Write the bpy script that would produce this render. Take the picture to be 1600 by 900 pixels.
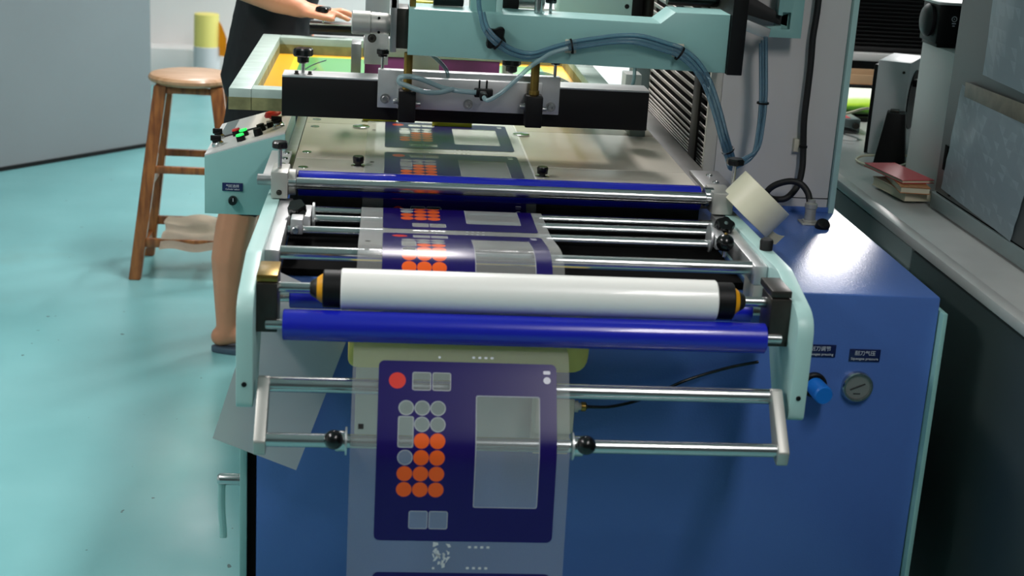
import bpy, bmesh, math, random
from mathutils import Vector, Matrix
random.seed(7)
scene = bpy.context.scene
for o in list(bpy.data.objects):
    bpy.data.objects.remove(o, do_unlink=True)
COL = scene.collection

# ------------------------------------------------------------------ camera
cam_d = bpy.data.cameras.new('camera'); cam = bpy.data.objects.new('camera', cam_d); COL.objects.link(cam)
cam_d.sensor_width = 36.0; cam_d.lens = 2297.0 / 1600 * 36.0; cam_d.clip_start = 0.05
def cam_axes():
    f, px, py = 2297.0, 800.0, 450.0
    y = Vector((612 - px, -260 - py, f)).normalized()
    z = -Vector((350 - px, 8000 - py, f)).normalized()
    z = (z - y * y.dot(z)).normalized(); x = y.cross(z)
    return x, y, z
ax, ay, az = cam_axes()
R = Matrix(((ax.x, -ax.y, -ax.z), (ay.x, -ay.y, -ay.z), (az.x, -az.y, -az.z)))
cam.matrix_world = Matrix.Translation((0, 0, 1.6)) @ R.to_4x4()
cam_d.dof.use_dof = True; cam_d.dof.focus_distance = 3.35; cam_d.dof.aperture_fstop = 5.0
scene.camera = cam

# ------------------------------------------------------------------ world, lights, exposure
w = bpy.data.worlds.new('world'); scene.world = w; w.use_nodes = True
w.node_tree.nodes['Background'].inputs[0].default_value = (0.75, 0.85, 1.0, 1)
w.node_tree.nodes['Background'].inputs[1].default_value = 0.3
scene.view_settings.view_transform = 'Standard'; scene.view_settings.look = 'None'
scene.view_settings.gamma = 1.0; scene.view_settings.use_curve_mapping = False
scene.view_settings.exposure = 0.15
LAMPS = [(0.95, 0.85, 28), (-1.55, 2.25, 39), (0.15, 4.5, 56), (0.7, 7.0, 30), (3.2, 8.2, 210), (-1.0, 8.4, 19)]
CEIL = 2.65
for i, (lx, ly, pw) in enumerate(LAMPS):
    ld = bpy.data.lights.new('tube_light', 'AREA'); ld.shape = 'RECTANGLE'; ld.size = 0.28; ld.size_y = 1.2
    ld.energy = pw; ld.color = (1.0, 0.945, 0.935)
    lo = bpy.data.objects.new('tube_light', ld); COL.objects.link(lo); lo.location = (lx, ly, CEIL - 0.075)

# ------------------------------------------------------------------ materials
def lin(c):
    return tuple((v / 255 / 12.92 if v / 255 <= 0.04045 else ((v / 255 + 0.055) / 1.055) ** 2.4) for v in c) + (1.0,)
M = {}
def mat(name, rgb, rough=0.5, metal=0.0, spec=0.5, noise=0.0, nscale=8.0, alpha=1.0, bump=0.0, bscale=60.0, aniso=None, coat=0.0):
    m = bpy.data.materials.new(name); m.use_nodes = True; nt = m.node_tree
    b = nt.nodes['Principled BSDF']; c = lin(rgb)
    b.inputs['Base Color'].default_value = c; b.inputs['Roughness'].default_value = rough
    b.inputs['Metallic'].default_value = metal; b.inputs['Specular IOR Level'].default_value = spec
    b.inputs['Coat Weight'].default_value = coat
    if noise > 0 or bump > 0:
        tc = nt.nodes.new('ShaderNodeTexCoord'); mp = nt.nodes.new('ShaderNodeMapping')
        nt.links.new(tc.outputs['Object'], mp.inputs[0])
        if aniso: mp.inputs['Scale'].default_value = aniso
    if noise > 0:
        n = nt.nodes.new('ShaderNodeTexNoise'); n.inputs['Scale'].default_value = nscale; n.inputs['Detail'].default_value = 6
        nt.links.new(mp.outputs[0], n.inputs['Vector'])
        r = nt.nodes.new('ShaderNodeValToRGB')
        r.color_ramp.elements[0].position = 0.3; r.color_ramp.elements[1].position = 0.7
        r.color_ramp.elements[0].color = tuple(v * (1 - noise) for v in c[:3]) + (1,)
        r.color_ramp.elements[1].color = tuple(min(1, v * (1 + noise * 0.6)) for v in c[:3]) + (1,)
        nt.links.new(n.outputs[0], r.inputs[0]); nt.links.new(r.outputs[0], b.inputs['Base Color'])
    if bump > 0:
        n2 = nt.nodes.new('ShaderNodeTexNoise'); n2.inputs['Scale'].default_value = bscale
        nt.links.new(mp.outputs[0], n2.inputs['Vector'])
        bp = nt.nodes.new('ShaderNodeBump'); bp.inputs['Strength'].default_value = bump; bp.inputs['Distance'].default_value = 0.002
        nt.links.new(n2.outputs[0], bp.inputs['Height']); nt.links.new(bp.outputs[0], b.inputs['Normal'])
    if alpha < 1:
        b.inputs['Alpha'].default_value = alpha
    M[name] = m
    return m
mat('teal', (134, 180, 176), 0.38, noise=0.06, nscale=5)
mat('teal_light', (168, 205, 200), 0.4, noise=0.05, nscale=5)
mat('blue_paint', (74, 108, 176), 0.28, noise=0.05, nscale=4, bump=0.2, bscale=240)
mat('black', (10, 10, 11), 0.5, spec=0.25)
mat('black_gloss', (8, 8, 9), 0.22)
mat('void', (3, 3, 3), 0.9, spec=0.1)
mat('rubber_black', (14, 14, 15), 0.6)
mat('steel', (190, 192, 192), 0.22, 1.0)
mat('steel_brushed', (165, 166, 166), 0.38, 1.0, noise=0.1, nscale=30)
mat('rail_dull', (96, 95, 92), 0.5, 0.3, noise=0.15, nscale=10)
mat('alu', (205, 206, 206), 0.42, 0.85, noise=0.08, nscale=20)
mat('alu_cast', (178, 178, 172), 0.45, 0.6)
mat('dark_steel', (62, 60, 56), 0.42, 0.7, noise=0.2, nscale=30)
mat('brass', (150, 122, 62), 0.35, 0.9, noise=0.25, nscale=40)
mat('table_metal', (200, 195, 182), 0.42, 0.3, noise=0.12, nscale=3.5)
mat('blue_roller', (20, 30, 170), 0.25, coat=0.3)
mat('white_roller', (242, 242, 236), 0.32, coat=0.2)
mat('yellow_ring', (235, 165, 20), 0.4)
mat('white_paint', (205, 205, 203), 0.45, noise=0.03)
mat('column_paint', (206, 205, 202), 0.42, noise=0.04, nscale=3)
mat('off_white', (196, 194, 184), 0.5)
mat('louver', (168, 162, 156), 0.45, 0.3, noise=0.15, nscale=12, aniso=(1, 4, 1))
mat('purple', (150, 70, 130), 0.4)
mat('yellow_ink', (215, 200, 40), 0.5, noise=0.15, nscale=15)
mat('sign_blue', (16, 28, 74), 0.35)
mat('sign_white', (196, 200, 205), 0.5)
mat('old_tape', (104, 102, 88), 0.5, noise=0.3, nscale=30)
mat('tape', (226, 222, 196), 0.4)
mat('cream_plastic', (200, 196, 176), 0.45)
mat('yellow_plastic', (242, 214, 112), 0.5)
mat('white_paper', (238, 238, 236), 0.5)
mat('paper', (228, 228, 226), 0.6)
mat('red', (215, 50, 45), 0.4)
mat('blue_plastic', (20, 110, 200), 0.35)
mat('gauge_face', (205, 205, 200), 0.4)
mat('skin', (208, 142, 108), 0.5, noise=0.08, nscale=10, bump=0.1, bscale=120)
mat('shirt', (22, 22, 25), 0.85, noise=0.2, nscale=6)
mat('shorts', (15, 15, 18), 0.85)
mat('hair', (18, 15, 13), 0.6)
mat('sandal', (70, 88, 104), 0.6)
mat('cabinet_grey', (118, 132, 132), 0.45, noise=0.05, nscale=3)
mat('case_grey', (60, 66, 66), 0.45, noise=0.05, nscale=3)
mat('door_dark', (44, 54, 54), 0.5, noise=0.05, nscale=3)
mat('counter_top', (168, 170, 168), 0.4, noise=0.1, nscale=6)
mat('pc_white', (202, 202, 204), 0.5)
mat('book_red', (190, 70, 75), 0.6)
mat('book_tan', (170, 110, 60), 0.6)
mat('book_pages', (205, 200, 176), 0.7)
mat('cardboard', (196, 160, 122), 0.7, noise=0.1, nscale=10)
mat('cloth', (206, 192, 172), 0.9, noise=0.15, nscale=9, bump=0.4, bscale=120)
mat('yellow_roll', (232, 216, 120), 0.5)
mat('white_wall', (222, 220, 218), 0.7, noise=0.02, nscale=2)
mat('partition', (134, 137, 140), 0.45, noise=0.04, nscale=2)
mat('ceiling_white', (225, 226, 224), 0.8)
mat('dark_wall', (120, 124, 124), 0.8)
mat('slat_black', (26, 26, 28), 0.45)
mat('cork', (110, 60, 40), 0.6)

def wood(name, a, b, sc):
    m = mat(name, a, 0.4, coat=0.15); nt = m.node_tree; bs = nt.nodes['Principled BSDF']
    tc = nt.nodes.new('ShaderNodeTexCoord'); mp = nt.nodes.new('ShaderNodeMapping'); mp.inputs['Scale'].default_value = sc
    n = nt.nodes.new('ShaderNodeTexNoise'); n.inputs['Scale'].default_value = 9; n.inputs['Detail'].default_value = 8
    r = nt.nodes.new('ShaderNodeValToRGB'); r.color_ramp.elements[0].color = lin(b); r.color_ramp.elements[1].color = lin(a)
    r.color_ramp.elements[0].position = 0.35; r.color_ramp.elements[1].position = 0.62
    nt.links.new(tc.outputs['Object'], mp.inputs[0]); nt.links.new(mp.outputs[0], n.inputs['Vector'])
    nt.links.new(n.outputs[0], r.inputs[0]); nt.links.new(r.outputs[0], bs.inputs['Base Color'])
wood('wood_leg', (158, 98, 48), (112, 62, 28), (7, 7, 0.9))
wood('wood_seat', (196, 154, 118), (172, 128, 88), (1.2, 8, 2))

def emissive(name, rgb, st):
    m = mat(name, rgb, 0.4); b = m.node_tree.nodes['Principled BSDF']
    b.inputs['Emission Color'].default_value = lin(rgb); b.inputs['Emission Strength'].default_value = st
emissive('green_lamp', (40, 230, 90), 1.2)
emissive('tube_diffuser', (250, 255, 252), 3.0)

# monitor picture: bright sky over a green shape (flat picture on a screen that gives off light)
def screen_mat():
    m = mat('screen_picture', (20, 20, 20), 0.3); nt = m.node_tree; b = nt.nodes['Principled BSDF']
    tc = nt.nodes.new('ShaderNodeTexCoord'); sp = nt.nodes.new('ShaderNodeSeparateXYZ'); nt.links.new(tc.outputs['Generated'], sp.inputs[0])
    n = nt.nodes.new('ShaderNodeTexNoise'); n.inputs['Scale'].default_value = 3
    nt.links.new(tc.outputs['Generated'], n.inputs['Vector'])
    ma = nt.nodes.new('ShaderNodeMath'); ma.operation = 'MULTIPLY_ADD'; ma.inputs[1].default_value = 0.25
    nt.links.new(n.outputs[0], ma.inputs[0]); nt.links.new(sp.outputs['Z'], ma.inputs[2])
    r = nt.nodes.new('ShaderNodeValToRGB'); e = r.color_ramp.elements
    e[0].position = 0.22; e[0].color = lin((20, 40, 12)); e[1].position = 0.78; e[1].color = lin((250, 255, 240))
    for p, c in ((0.38, (70, 120, 20)), (0.5, (170, 210, 60)), (0.66, (205, 235, 130))):
        x = e.new(p); x.color = lin(c)
    nt.links.new(ma.outputs[0], r.inputs[0]); nt.links.new(r.outputs[0], b.inputs['Emission Color'])
    b.inputs['Emission Strength'].default_value = 1.0
screen_mat()

# floor paint
def floor_mat():
    m = mat('floor_epoxy', (122, 180, 182), 0.34); nt = m.node_tree; b = nt.nodes['Principled BSDF']
    tc = nt.nodes.new('ShaderNodeTexCoord')
    def noise(sc, det):
        n = nt.nodes.new('ShaderNodeTexNoise'); n.inputs['Scale'].default_value = sc; n.inputs['Detail'].default_value = det
        nt.links.new(tc.outputs['Object'], n.inputs['Vector']); return n
    def ramp(src, p0, c0, p1, c1):
        r = nt.nodes.new('ShaderNodeValToRGB'); e = r.color_ramp.elements
        e[0].position = p0; e[0].color = c0; e[1].position = p1; e[1].color = c1
        nt.links.new(src.outputs[0], r.inputs[0]); return r
    base = ramp(noise(1.3, 5), 0.35, lin((112, 172, 174)), 0.68, lin((130, 188, 190)))
    stain = ramp(noise(2.1, 8), 0.62, (0, 0, 0, 1), 0.78, (0.45, 0.45, 0.45, 1))
    speck = ramp(noise(26, 2), 0.755, (0, 0, 0, 1), 0.765, (0.8, 0.8, 0.8, 1))
    m1 = nt.nodes.new('ShaderNodeMixRGB'); m1.inputs[2].default_value = lin((116, 150, 142))
    nt.links.new(stain.outputs[0], m1.inputs[0]); nt.links.new(base.outputs[0], m1.inputs[1])
    m2 = nt.nodes.new('ShaderNodeMixRGB'); m2.inputs[2].default_value = lin((40, 55, 52))
    nt.links.new(speck.outputs[0], m2.inputs[0]); nt.links.new(m1.outputs[0], m2.inputs[1])
    nt.links.new(m2.outputs[0], b.inputs['Base Color'])
    rr = ramp(noise(3, 4), 0.3, (0.28,) * 3 + (1,), 0.7, (0.42,) * 3 + (1,)); nt.links.new(rr.outputs[0], b.inputs['Roughness'])
floor_mat()

# clear things: mix of transparency and a glossy body
def clear_mat(name, tint, body, fac, rough=0.12):
    m = bpy.data.materials.new(name); m.use_nodes = True; nt = m.node_tree; nt.nodes.clear()
    out = nt.nodes.new('ShaderNodeOutputMaterial'); mx = nt.nodes.new('ShaderNodeMixShader')
    t = nt.nodes.new('ShaderNodeBsdfTransparent'); t.inputs[0].default_value = lin(tint)
    p = nt.nodes.new('ShaderNodeBsdfPrincipled'); p.inputs['Base Color'].default_value = lin(body); p.inputs['Roughness'].default_value = rough
    fr = nt.nodes.new('ShaderNodeFresnel'); fr.inputs[0].default_value = 1.5
    ad = nt.nodes.new('ShaderNodeMath'); ad.operation = 'MULTIPLY_ADD'; ad.use_clamp = True
    ad.inputs[1].default_value = 0.9; ad.inputs[2].default_value = fac
    nt.links.new(fr.outputs[0], ad.inputs[0]); nt.links.new(ad.outputs[0], mx.inputs[0])
    nt.links.new(t.outputs[0], mx.inputs[1]); nt.links.new(p.outputs[0], mx.inputs[2]); nt.links.new(mx.outputs[0], out.inputs[0])
    M[name] = m; return m
clear_mat('film', (238, 240, 242), (236, 238, 234), 0.115, 0.14)
clear_mat('hose_blue', (205, 224, 232), (130, 168, 188), 0.26, 0.15)
clear_mat('hose_clear', (215, 228, 230), (165, 195, 200), 0.40, 0.15)
clear_mat('pouch_plastic', (190, 205, 210), (190, 208, 214), 0.55, 0.25)
clear_mat('green_mesh', (238, 240, 232), (86, 170, 90), 0.30, 0.4)
clear_mat('orange_ink', (238, 232, 215), (250, 180, 30), 0.4, 0.4)
clear_mat('yellow_mesh', (225, 222, 185), (215, 200, 40), 0.45, 0.4)
clear_mat('gauge_glass', (250, 250, 250), (220, 220, 220), 0.02, 0.05)

# ------------------------------------------------------------------ mesh helpers
def wloc(o):
    v = Vector((0, 0, 0))
    while o is not None:
        v += o.location; o = o.parent
    return v
def link(name, me, material, parent=None):
    c = Vector((0, 0, 0))
    if len(me.vertices):
        lo = Vector((min(v.co[i] for v in me.vertices) for i in range(3))); hi = Vector((max(v.co[i] for v in me.vertices) for i in range(3)))
        c = (lo + hi) / 2
        me.transform(Matrix.Translation(-c))
    me.materials.append(M[material] if isinstance(material, str) else material)
    o = bpy.data.objects.new(name, me); COL.objects.link(o)
    o.location = c - (wloc(parent) if parent else Vector((0, 0, 0)))
    o.parent = parent
    return o
def build(name, bm, material, parent=None, angle=32, smooth=True):
    bmesh.ops.recalc_face_normals(bm, faces=bm.faces[:])
    me = bpy.data.meshes.new(name); bm.to_mesh(me); bm.free()
    if smooth and len(me.polygons):
        me.shade_smooth(); me.set_sharp_from_angle(angle=math.radians(angle))
    return link(name, me, material, parent)
def tag(o, label, cat, group=None, kind=None):
    if label: o['label'] = label
    if cat: o['category'] = cat
    if group: o['group'] = group
    if kind: o['kind'] = kind
    return o
def thing(name, label, cat, loc=(0, 0, 0), group=None):
    o = bpy.data.objects.new(name, None); COL.objects.link(o); o.location = loc; o.empty_display_size = 0.1
    return tag(o, label, cat, group)
def struct(o):
    o['kind'] = 'structure'; return o
def add_box(bm, x, y, z, bev=0.0, seg=2, rot=None):
    vs = [bm.verts.new((x[i], y[j], z[k])) for i in (0, 1) for j in (0, 1) for k in (0, 1)]
    F = [(0, 1, 3, 2), (4, 6, 7, 5), (0, 4, 5, 1), (2, 3, 7, 6), (0, 2, 6, 4), (1, 5, 7, 3)]
    fs = [bm.faces.new([vs[i] for i in f]) for f in F]
    if rot:
        c = Vector(((x[0] + x[1]) / 2, (y[0] + y[1]) / 2, (z[0] + z[1]) / 2))
        bmesh.ops.rotate(bm, cent=c, matrix=rot, verts=vs)
    if bev > 0:
        es = list({e for f in fs for e in f.edges})
        bmesh.ops.bevel(bm, geom=es, offset=bev, segments=seg, affect='EDGES', profile=0.5)
def box(name, parent, m, x, y, z, bev=0.0015, rot=None, seg=2):
    bm = bmesh.new(); add_box(bm, x, y, z, bev, seg, rot); return build(name, bm, m, parent)
def frame_to(axis):
    a = Vector(axis).normalized()
    u = Vector((0, 0, 1)) if abs(a.z) < 0.9 else Vector((1, 0, 0))
    s = u.cross(a).normalized(); t = a.cross(s)
    return s, t, a
def add_lathe(bm, base, axis, prof, seg=24, cap=True):
    s, t, a = frame_to(axis); base = Vector(base); rings = []
    for h, r in prof:
        if r < 1e-6:
            rings.append([bm.verts.new(base + a * h)])
        else:
            rings.append([bm.verts.new(base + a * h + (s * math.cos(2 * math.pi * k / seg) + t * math.sin(2 * math.pi * k / seg)) * r) for k in range(seg)])
    for q in range(len(rings) - 1):
        A, B = rings[q], rings[q + 1]
        for k in range(seg):
            k2 = (k + 1) % seg
            if len(A) == 1 and len(B) == 1: continue
            if len(A) == 1: bm.faces.new((A[0], B[k], B[k2]))
            elif len(B) == 1: bm.faces.new((A[k], A[k2], B[0]))
            else: bm.faces.new((A[k], A[k2], B[k2], B[k]))
    if cap:
        for Rg in (rings[0], rings[-1]):
            if len(Rg) > 2: bm.faces.new(Rg)
def lathe(name, parent, m, base, axis, prof, seg=24, cap=True):
    bm = bmesh.new(); add_lathe(bm, base, axis, prof, seg, cap); return build(name, bm, m, parent)
def cyl(name, parent, m, p0, p1, r, seg=20, ch=0.001):
    d = (Vector(p1) - Vector(p0)); L = d.length
    ch = min(ch, r * 0.4, L * 0.3)
    return lathe(name, parent, m, p0, d, [(0, r - ch), (ch, r), (L - ch, r), (L, r - ch)], seg)
def catmull(pts, n=8):
    P = [Vector(p) for p in pts]; out = []
    for i in range(len(P) - 1):
        p0 = P[max(i - 1, 0)]; p1 = P[i]; p2 = P[i + 1]; p3 = P[min(i + 2, len(P) - 1)]
        for k in range(n):
            t = k / n
            out.append(0.5 * ((2 * p1) + (p2 - p0) * t + (2 * p0 - 5 * p1 + 4 * p2 - p3) * t * t + (3 * p1 - p0 - 3 * p2 + p3) * t ** 3))
    out.append(P[-1]); return out
def add_tube(bm, pts, r, seg=10):
    rings = []; prev = None
    for i, p in enumerate(pts):
        d = (pts[min(i + 1, len(pts) - 1)] - pts[max(i - 1, 0)]).normalized()
        if prev is None: s, t, _ = frame_to(d)
        else:
            s = (prev - d * prev.dot(d)).normalized(); t = d.cross(s)
        prev = s
        rr = r[i] if isinstance(r, (list, tuple)) else r
        rings.append([bm.verts.new(p + (s * math.cos(2 * math.pi * k / seg) + t * math.sin(2 * math.pi * k / seg)) * rr) for k in range(seg)])
    for A, B in zip(rings, rings[1:]):
        for k in range(seg):
            bm.faces.new((A[k], A[(k + 1) % seg], B[(k + 1) % seg], B[k]))
    bm.faces.new(rings[0]); bm.faces.new(rings[-1])
def tube(name, parent, m, pts, r, n=8, seg=10):
    bm = bmesh.new(); add_tube(bm, catmull(pts, n), r, seg); return build(name, bm, m, parent, angle=60)
def add_prism(bm, outline, axis, a0, a1, bev=0.0):
    def v3(u, v, a):
        return {'x': (a, u, v), 'y': (u, a, v), 'z': (u, v, a)}[axis]
    A = [bm.verts.new(v3(u, v, a0)) for u, v in outline]; B = [bm.verts.new(v3(u, v, a1)) for u, v in outline]
    fs = [bm.faces.new(A), bm.faces.new(B[::-1])]
    n = len(outline)
    for k in range(n):
        fs.append(bm.faces.new((A[k], B[k], B[(k + 1) % n], A[(k + 1) % n])))
    bmesh.ops.recalc_face_normals(bm, faces=fs)
    if bev > 0:
        es = list({e for f in fs[:2] for e in f.edges})
        bmesh.ops.bevel(bm, geom=es, offset=bev, segments=2, affect='EDGES', profile=0.5)
def prism(name, parent, m, outline, axis, a0, a1, bev=0.001):
    bm = bmesh.new(); add_prism(bm, outline, axis, a0, a1, bev); return build(name, bm, m, parent)
def rounded(outline, rads, n=5):
    P = [Vector((p[0], p[1])) for p in outline]; out = []; N = len(P)
    for i in range(N):
        r = rads[i] if isinstance(rads, (list, tuple)) else rads
        if r <= 0: out.append(tuple(P[i])); continue
        a = (P[i - 1] - P[i]).normalized(); b = (P[(i + 1) % N] - P[i]).normalized()
        half = a.angle(b) / 2; d = r / math.tan(half)
        A = P[i] + a * d; B = P[i] + b * d
        for k in range(n + 1):
            t = k / n
            out.append(tuple(A * (1 - t) ** 2 + P[i] * 2 * t * (1 - t) + B * t * t))
    return out
def add_star(bm, base, axis, r, h, lobes=5, depth=0.18, phase=0.0):
    s, t, a = frame_to(axis); base = Vector(base); n = lobes * 8
    def ring(hh, k):
        out = []
        for i in range(n):
            th = 2 * math.pi * i / n
            rr = r * k * (1 - depth * (0.5 - 0.5 * math.cos(lobes * th)))
            out.append(bm.verts.new(base + a * hh + (s * math.cos(th + phase) + t * math.sin(th + phase)) * rr))
        return out
    rings = [ring(0, 0.9), ring(h * 0.15, 1.0), ring(h * 0.8, 1.0), ring(h, 0.86)]
    for A, B in zip(rings, rings[1:]):
        for k in range(n): bm.faces.new((A[k], A[(k + 1) % n], B[(k + 1) % n], B[k]))
    bm.faces.new(rings[0]); bm.faces.new(rings[-1])
def star_knob(parent, foot, axis, stud_len, r, h, hub=0.5, hub_len=0.0, lobes=5, stud_r=0.0035, cap=True, phase=0.0, stud_m='steel', depth=0.18):
    """knob with hub and steel stud standing at foot"""
    a = Vector(axis).normalized(); foot = Vector(foot); bm = bmesh.new()
    if hub_len > 0: add_lathe(bm, foot + a * stud_len, a, [(0, r * hub * 0.8), (hub_len * 0.2, r * hub), (hub_len + h * 0.2, r * hub)], 18)
    add_star(bm, foot + a * (stud_len + hub_len), a, r, h, lobes, depth, phase)
    k = build('knob', bm, 'black_gloss', parent)
    if stud_len > 0: cyl('stud', k, stud_m, foot, foot + a * (stud_len + 0.002), stud_r, 12)
    if cap: lathe('knob_cap', k, 'steel', foot + a * (stud_len + hub_len + h), a, [(-0.001, r * 0.22), (0.0012, r * 0.2), (0.002, 0)], 12)
    return k
def bolt(parent, p, axis, r=0.008, h=0.008, m='dark_steel'):
    a = Vector(axis).normalized()
    b = lathe('bolt', parent, m, p, a, [(0, r * 1.45), (h * 0.18, r * 1.45), (h * 0.2, r), (h * 0.9, r), (h, r * 0.88), (h, r * 0.5), (h * 0.5, r * 0.45), (h * 0.5, 0)], 18)
    return b
def text(parent, s, p, size, m='sign_white', rx=math.pi / 2, align='CENTER', name='lettering', ext=0.0002):
    cu = bpy.data.curves.new('txt', 'FONT'); cu.body = s; cu.size = size; cu.align_x = align; cu.extrude = ext
    to = bpy.data.objects.new('txt', cu); COL.objects.link(to)
    dg = bpy.context.evaluated_depsgraph_get(); dg.update()
    me = bpy.data.meshes.new_from_object(to.evaluated_get(dg)); me.materials.clear()
    bpy.data.objects.remove(to, do_unlink=True)
    me.transform(Matrix.Translation(p) @ Matrix.Rotation(rx, 4, 'X'))
    return link(name, me, m, parent)

# ------------------------------------------------------------------ room
struct(box('floor', None, 'floor_epoxy', (-3.4, 4.8), (-2.2, 9.9), (-0.06, 0.0), 0))
struct(box('ceiling', None, 'ceiling_white', (-3.4, 4.8), (-2.2, 9.9), (CEIL, CEIL + 0.06), 0))
struct(box('wall_back', None, 'white_wall', (-3.4, 4.8), (9.6, 9.7), (0, CEIL), 0))
struct(box('wall_front', None, 'dark_wall', (-3.4, 4.8), (-2.2, -2.1), (0, CEIL), 0))
struct(box('wall_right', None, 'dark_wall', (4.7, 4.8), (-2.1, 9.6), (0, CEIL), 0))
struct(box('wall_left', None, 'white_wall', (-3.4, -3.3), (-2.1, 9.6), (0, CEIL), 0))
struct(box('trim_1', None, 'white_wall', (-3.3, 1.4), (9.38, 9.6), (0.0, 0.235), 0.006))
# grey partition panel standing obliquely across the left of the room
pa, pb = Vector((-3.28, 5.02)), Vector((-1.172, 7.535)); pd = (pb - pa).normalized(); pn = Vector((-pd.y, pd.x))
bm = bmesh.new(); add_prism(bm, [tuple(pa), tuple(pb), tuple(pb + pn * 0.06), tuple(pa + pn * 0.06)], 'z', 0.012, CEIL - 0.01, 0.003)
wp = struct(build('wall_partition', bm, 'partition', None))
bm = bmesh.new(); add_prism(bm, [tuple(pa - pn * 0.004), tuple(pb - pn * 0.004), tuple(pb + pn * 0.05), tuple(pa + pn * 0.05)], 'z', 0.0, 0.02, 0.0)
build('seal', bm, 'black', wp)
for i, (lx, ly, pw) in enumerate(LAMPS):
    where = ['above the floor in front of the machine', 'above the left aisle in front of the stool', 'above the printing head', 'over the far floor behind the machine', 'in the far right corner of the room', 'close to the white back wall'][i]
    t = thing('ceiling_light', 'white tube ceiling light ' + where, 'ceiling light', (lx, ly, CEIL), 'ceiling lights')
    box('housing', t, 'white_paint', (lx - 0.16, lx + 0.16), (ly - 0.63, ly + 0.63), (CEIL - 0.06, CEIL), 0.004)
    for dx in (-0.06, 0.06): cyl('tube', t, 'tube_diffuser', (lx + dx, ly - 0.6, CEIL - 0.062), (lx + dx, ly + 0.6, CEIL - 0.062), 0.011)

# ------------------------------------------------------------------ the printing machine
mc = thing('screen_printing_machine', 'roll-fed screen printing machine with blue cabinet, teal arms and steel rollers', 'printing machine', (0.4, 3.4, 0))
# cabinet
box('cabinet', mc, 'blue_paint', (-0.223, 1.092), (2.65, 4.45), (0.06, 0.80), 0.006)
box('plinth', mc, 'black', (-0.19, 1.05), (2.70, 4.40), (0.0, 0.06), 0.002)
sp = box('side_panel', mc, 'teal', (1.093, 1.103), (2.632, 4.44), (0.05, 0.772), 0.002)
sp2 = box('side_panel', mc, 'teal', (-0.254, -0.240), (2.648, 4.44), (0.05, 0.772), 0.002)
box('panel_gap_strip', sp2, 'void', (-0.240, -0.223), (2.654, 4.44), (0.05, 0.79), 0)
h = lathe('door_handle', mc, 'steel', (-0.254, 2.68, 0.372), (-1, 0, 0), [(0, 0.013), (0.004, 0.013), (0.005, 0.0115), (0.040, 0.0115), (0.043, 0.0105), (0.046, 0.008), (0.046, 0)], 20)
bm = bmesh.new(); add_tube(bm, catmull([(-0.291, 2.68, 0.372), (-0.292, 2.679, 0.335), (-0.291, 2.677, 0.30), (-0.288, 2.674, 0.262), (-0.288, 2.672, 0.250)], 6), [0.0075 - 0.0000 * i for i in range(25)], 10)
build('lever', bm, 'teal', h)
box('under_rod_shade', mc, 'void', (-0.18, 0.70), (2.655, 3.05), (0.801, 0.815), 0.002)  # added black sheet, stands in for the shade beneath the idle rods
# table
tb = box('table', mc, 'dark_steel', (-0.191, 0.691), (3.06, 4.40), (0.83, 0.894), 0.002)
for nm, y0, y1 in (('table_lip', 3.062, 3.092), ('table_plate', 3.095, 3.236), ('table_plate', 3.239, 3.655), ('table_plate', 3.658, 4.395)):
    box(nm, tb, 'table_metal', (-0.190, 0.690), (y0, y1), (0.890, 0.9 if nm != 'table_lip' else 0.894), 0.0012)
for (wx, wy) in ((-0.165, 3.605), (-0.168, 3.14), (-0.165, 3.70), (-0.168, 3.30)):
    lathe('washer', tb, 'steel', (wx, wy, 0.9), (0, 0, 1), [(0, 0.011), (0.0012, 0.0105), (0.0012, 0.005), (0.0006, 0.0)], 16)
for (wx, wy) in ((-0.052, 3.615), (0.345, 3.60)):
    lathe('clamp_disc', tb, 'steel', (wx, wy, 0.9), (0, 0, 1), [(0, 0.021), (0.004, 0.021), (0.005, 0.019), (0.005, 0.008), (0.007, 0.0)], 24)
for (wx, wy) in ((-0.050, 3.17), (0.352, 3.135)):
    k = lathe('thumb_knob', tb, 'black_gloss', (wx, wy, 0.9), (0, 0, 1), [(0, 0.006), (0.006, 0.007), (0.008, 0.0115), (0.02, 0.0125), (0.023, 0.011), (0.023, 0)], 20)
    lathe('knob_base', k, 'steel', (wx, wy, 0.9), (0, 0, 1), [(0, 0.016), (0.003, 0.016), (0.004, 0.012), (0.004, 0)], 20)
for (x0, x1, y) in ((-0.05, 0.035, 3.70), (0.125, 0.225, 3.665)):
    box('yellow_tape', tb, 'yellow_ink', (x0, x1), (y, y + 0.022), (0.902, 0.925), 0.001)
# side rails of the table
box('rail', mc, 'steel_brushed', (-0.2155, -0.192), (3.06, 4.40), (0.86, 0.897), 0.001)
box('rail', mc, 'rail_dull', (0.692, 0.742), (3.06, 4.35), (0.86, 0.897), 0.001)
bp = box('bracket_plate', mc, 'white_paint', (-0.246, -0.200), (3.035, 3.285), (0.898, 0.904), 0.001)
for yy in (3.14, 3.20, 3.26): lathe('screw', bp, 'steel', (-0.212, yy, 0.904), (0, 0, 1), [(0, 0.008), (0.003, 0.007), (0.003, 0.003), (0.001, 0)], 14)
bp = box('bracket_plate', mc, 'steel_brushed', (0.700, 0.766), (3.035, 3.24), (0.898, 0.906), 0.001)
for yy in (3.12, 3.19): lathe('screw', bp, 'steel', (0.735, yy, 0.906), (0, 0, 1), [(0, 0.008), (0.003, 0.007), (0.003, 0.003), (0.001, 0)], 14)
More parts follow.
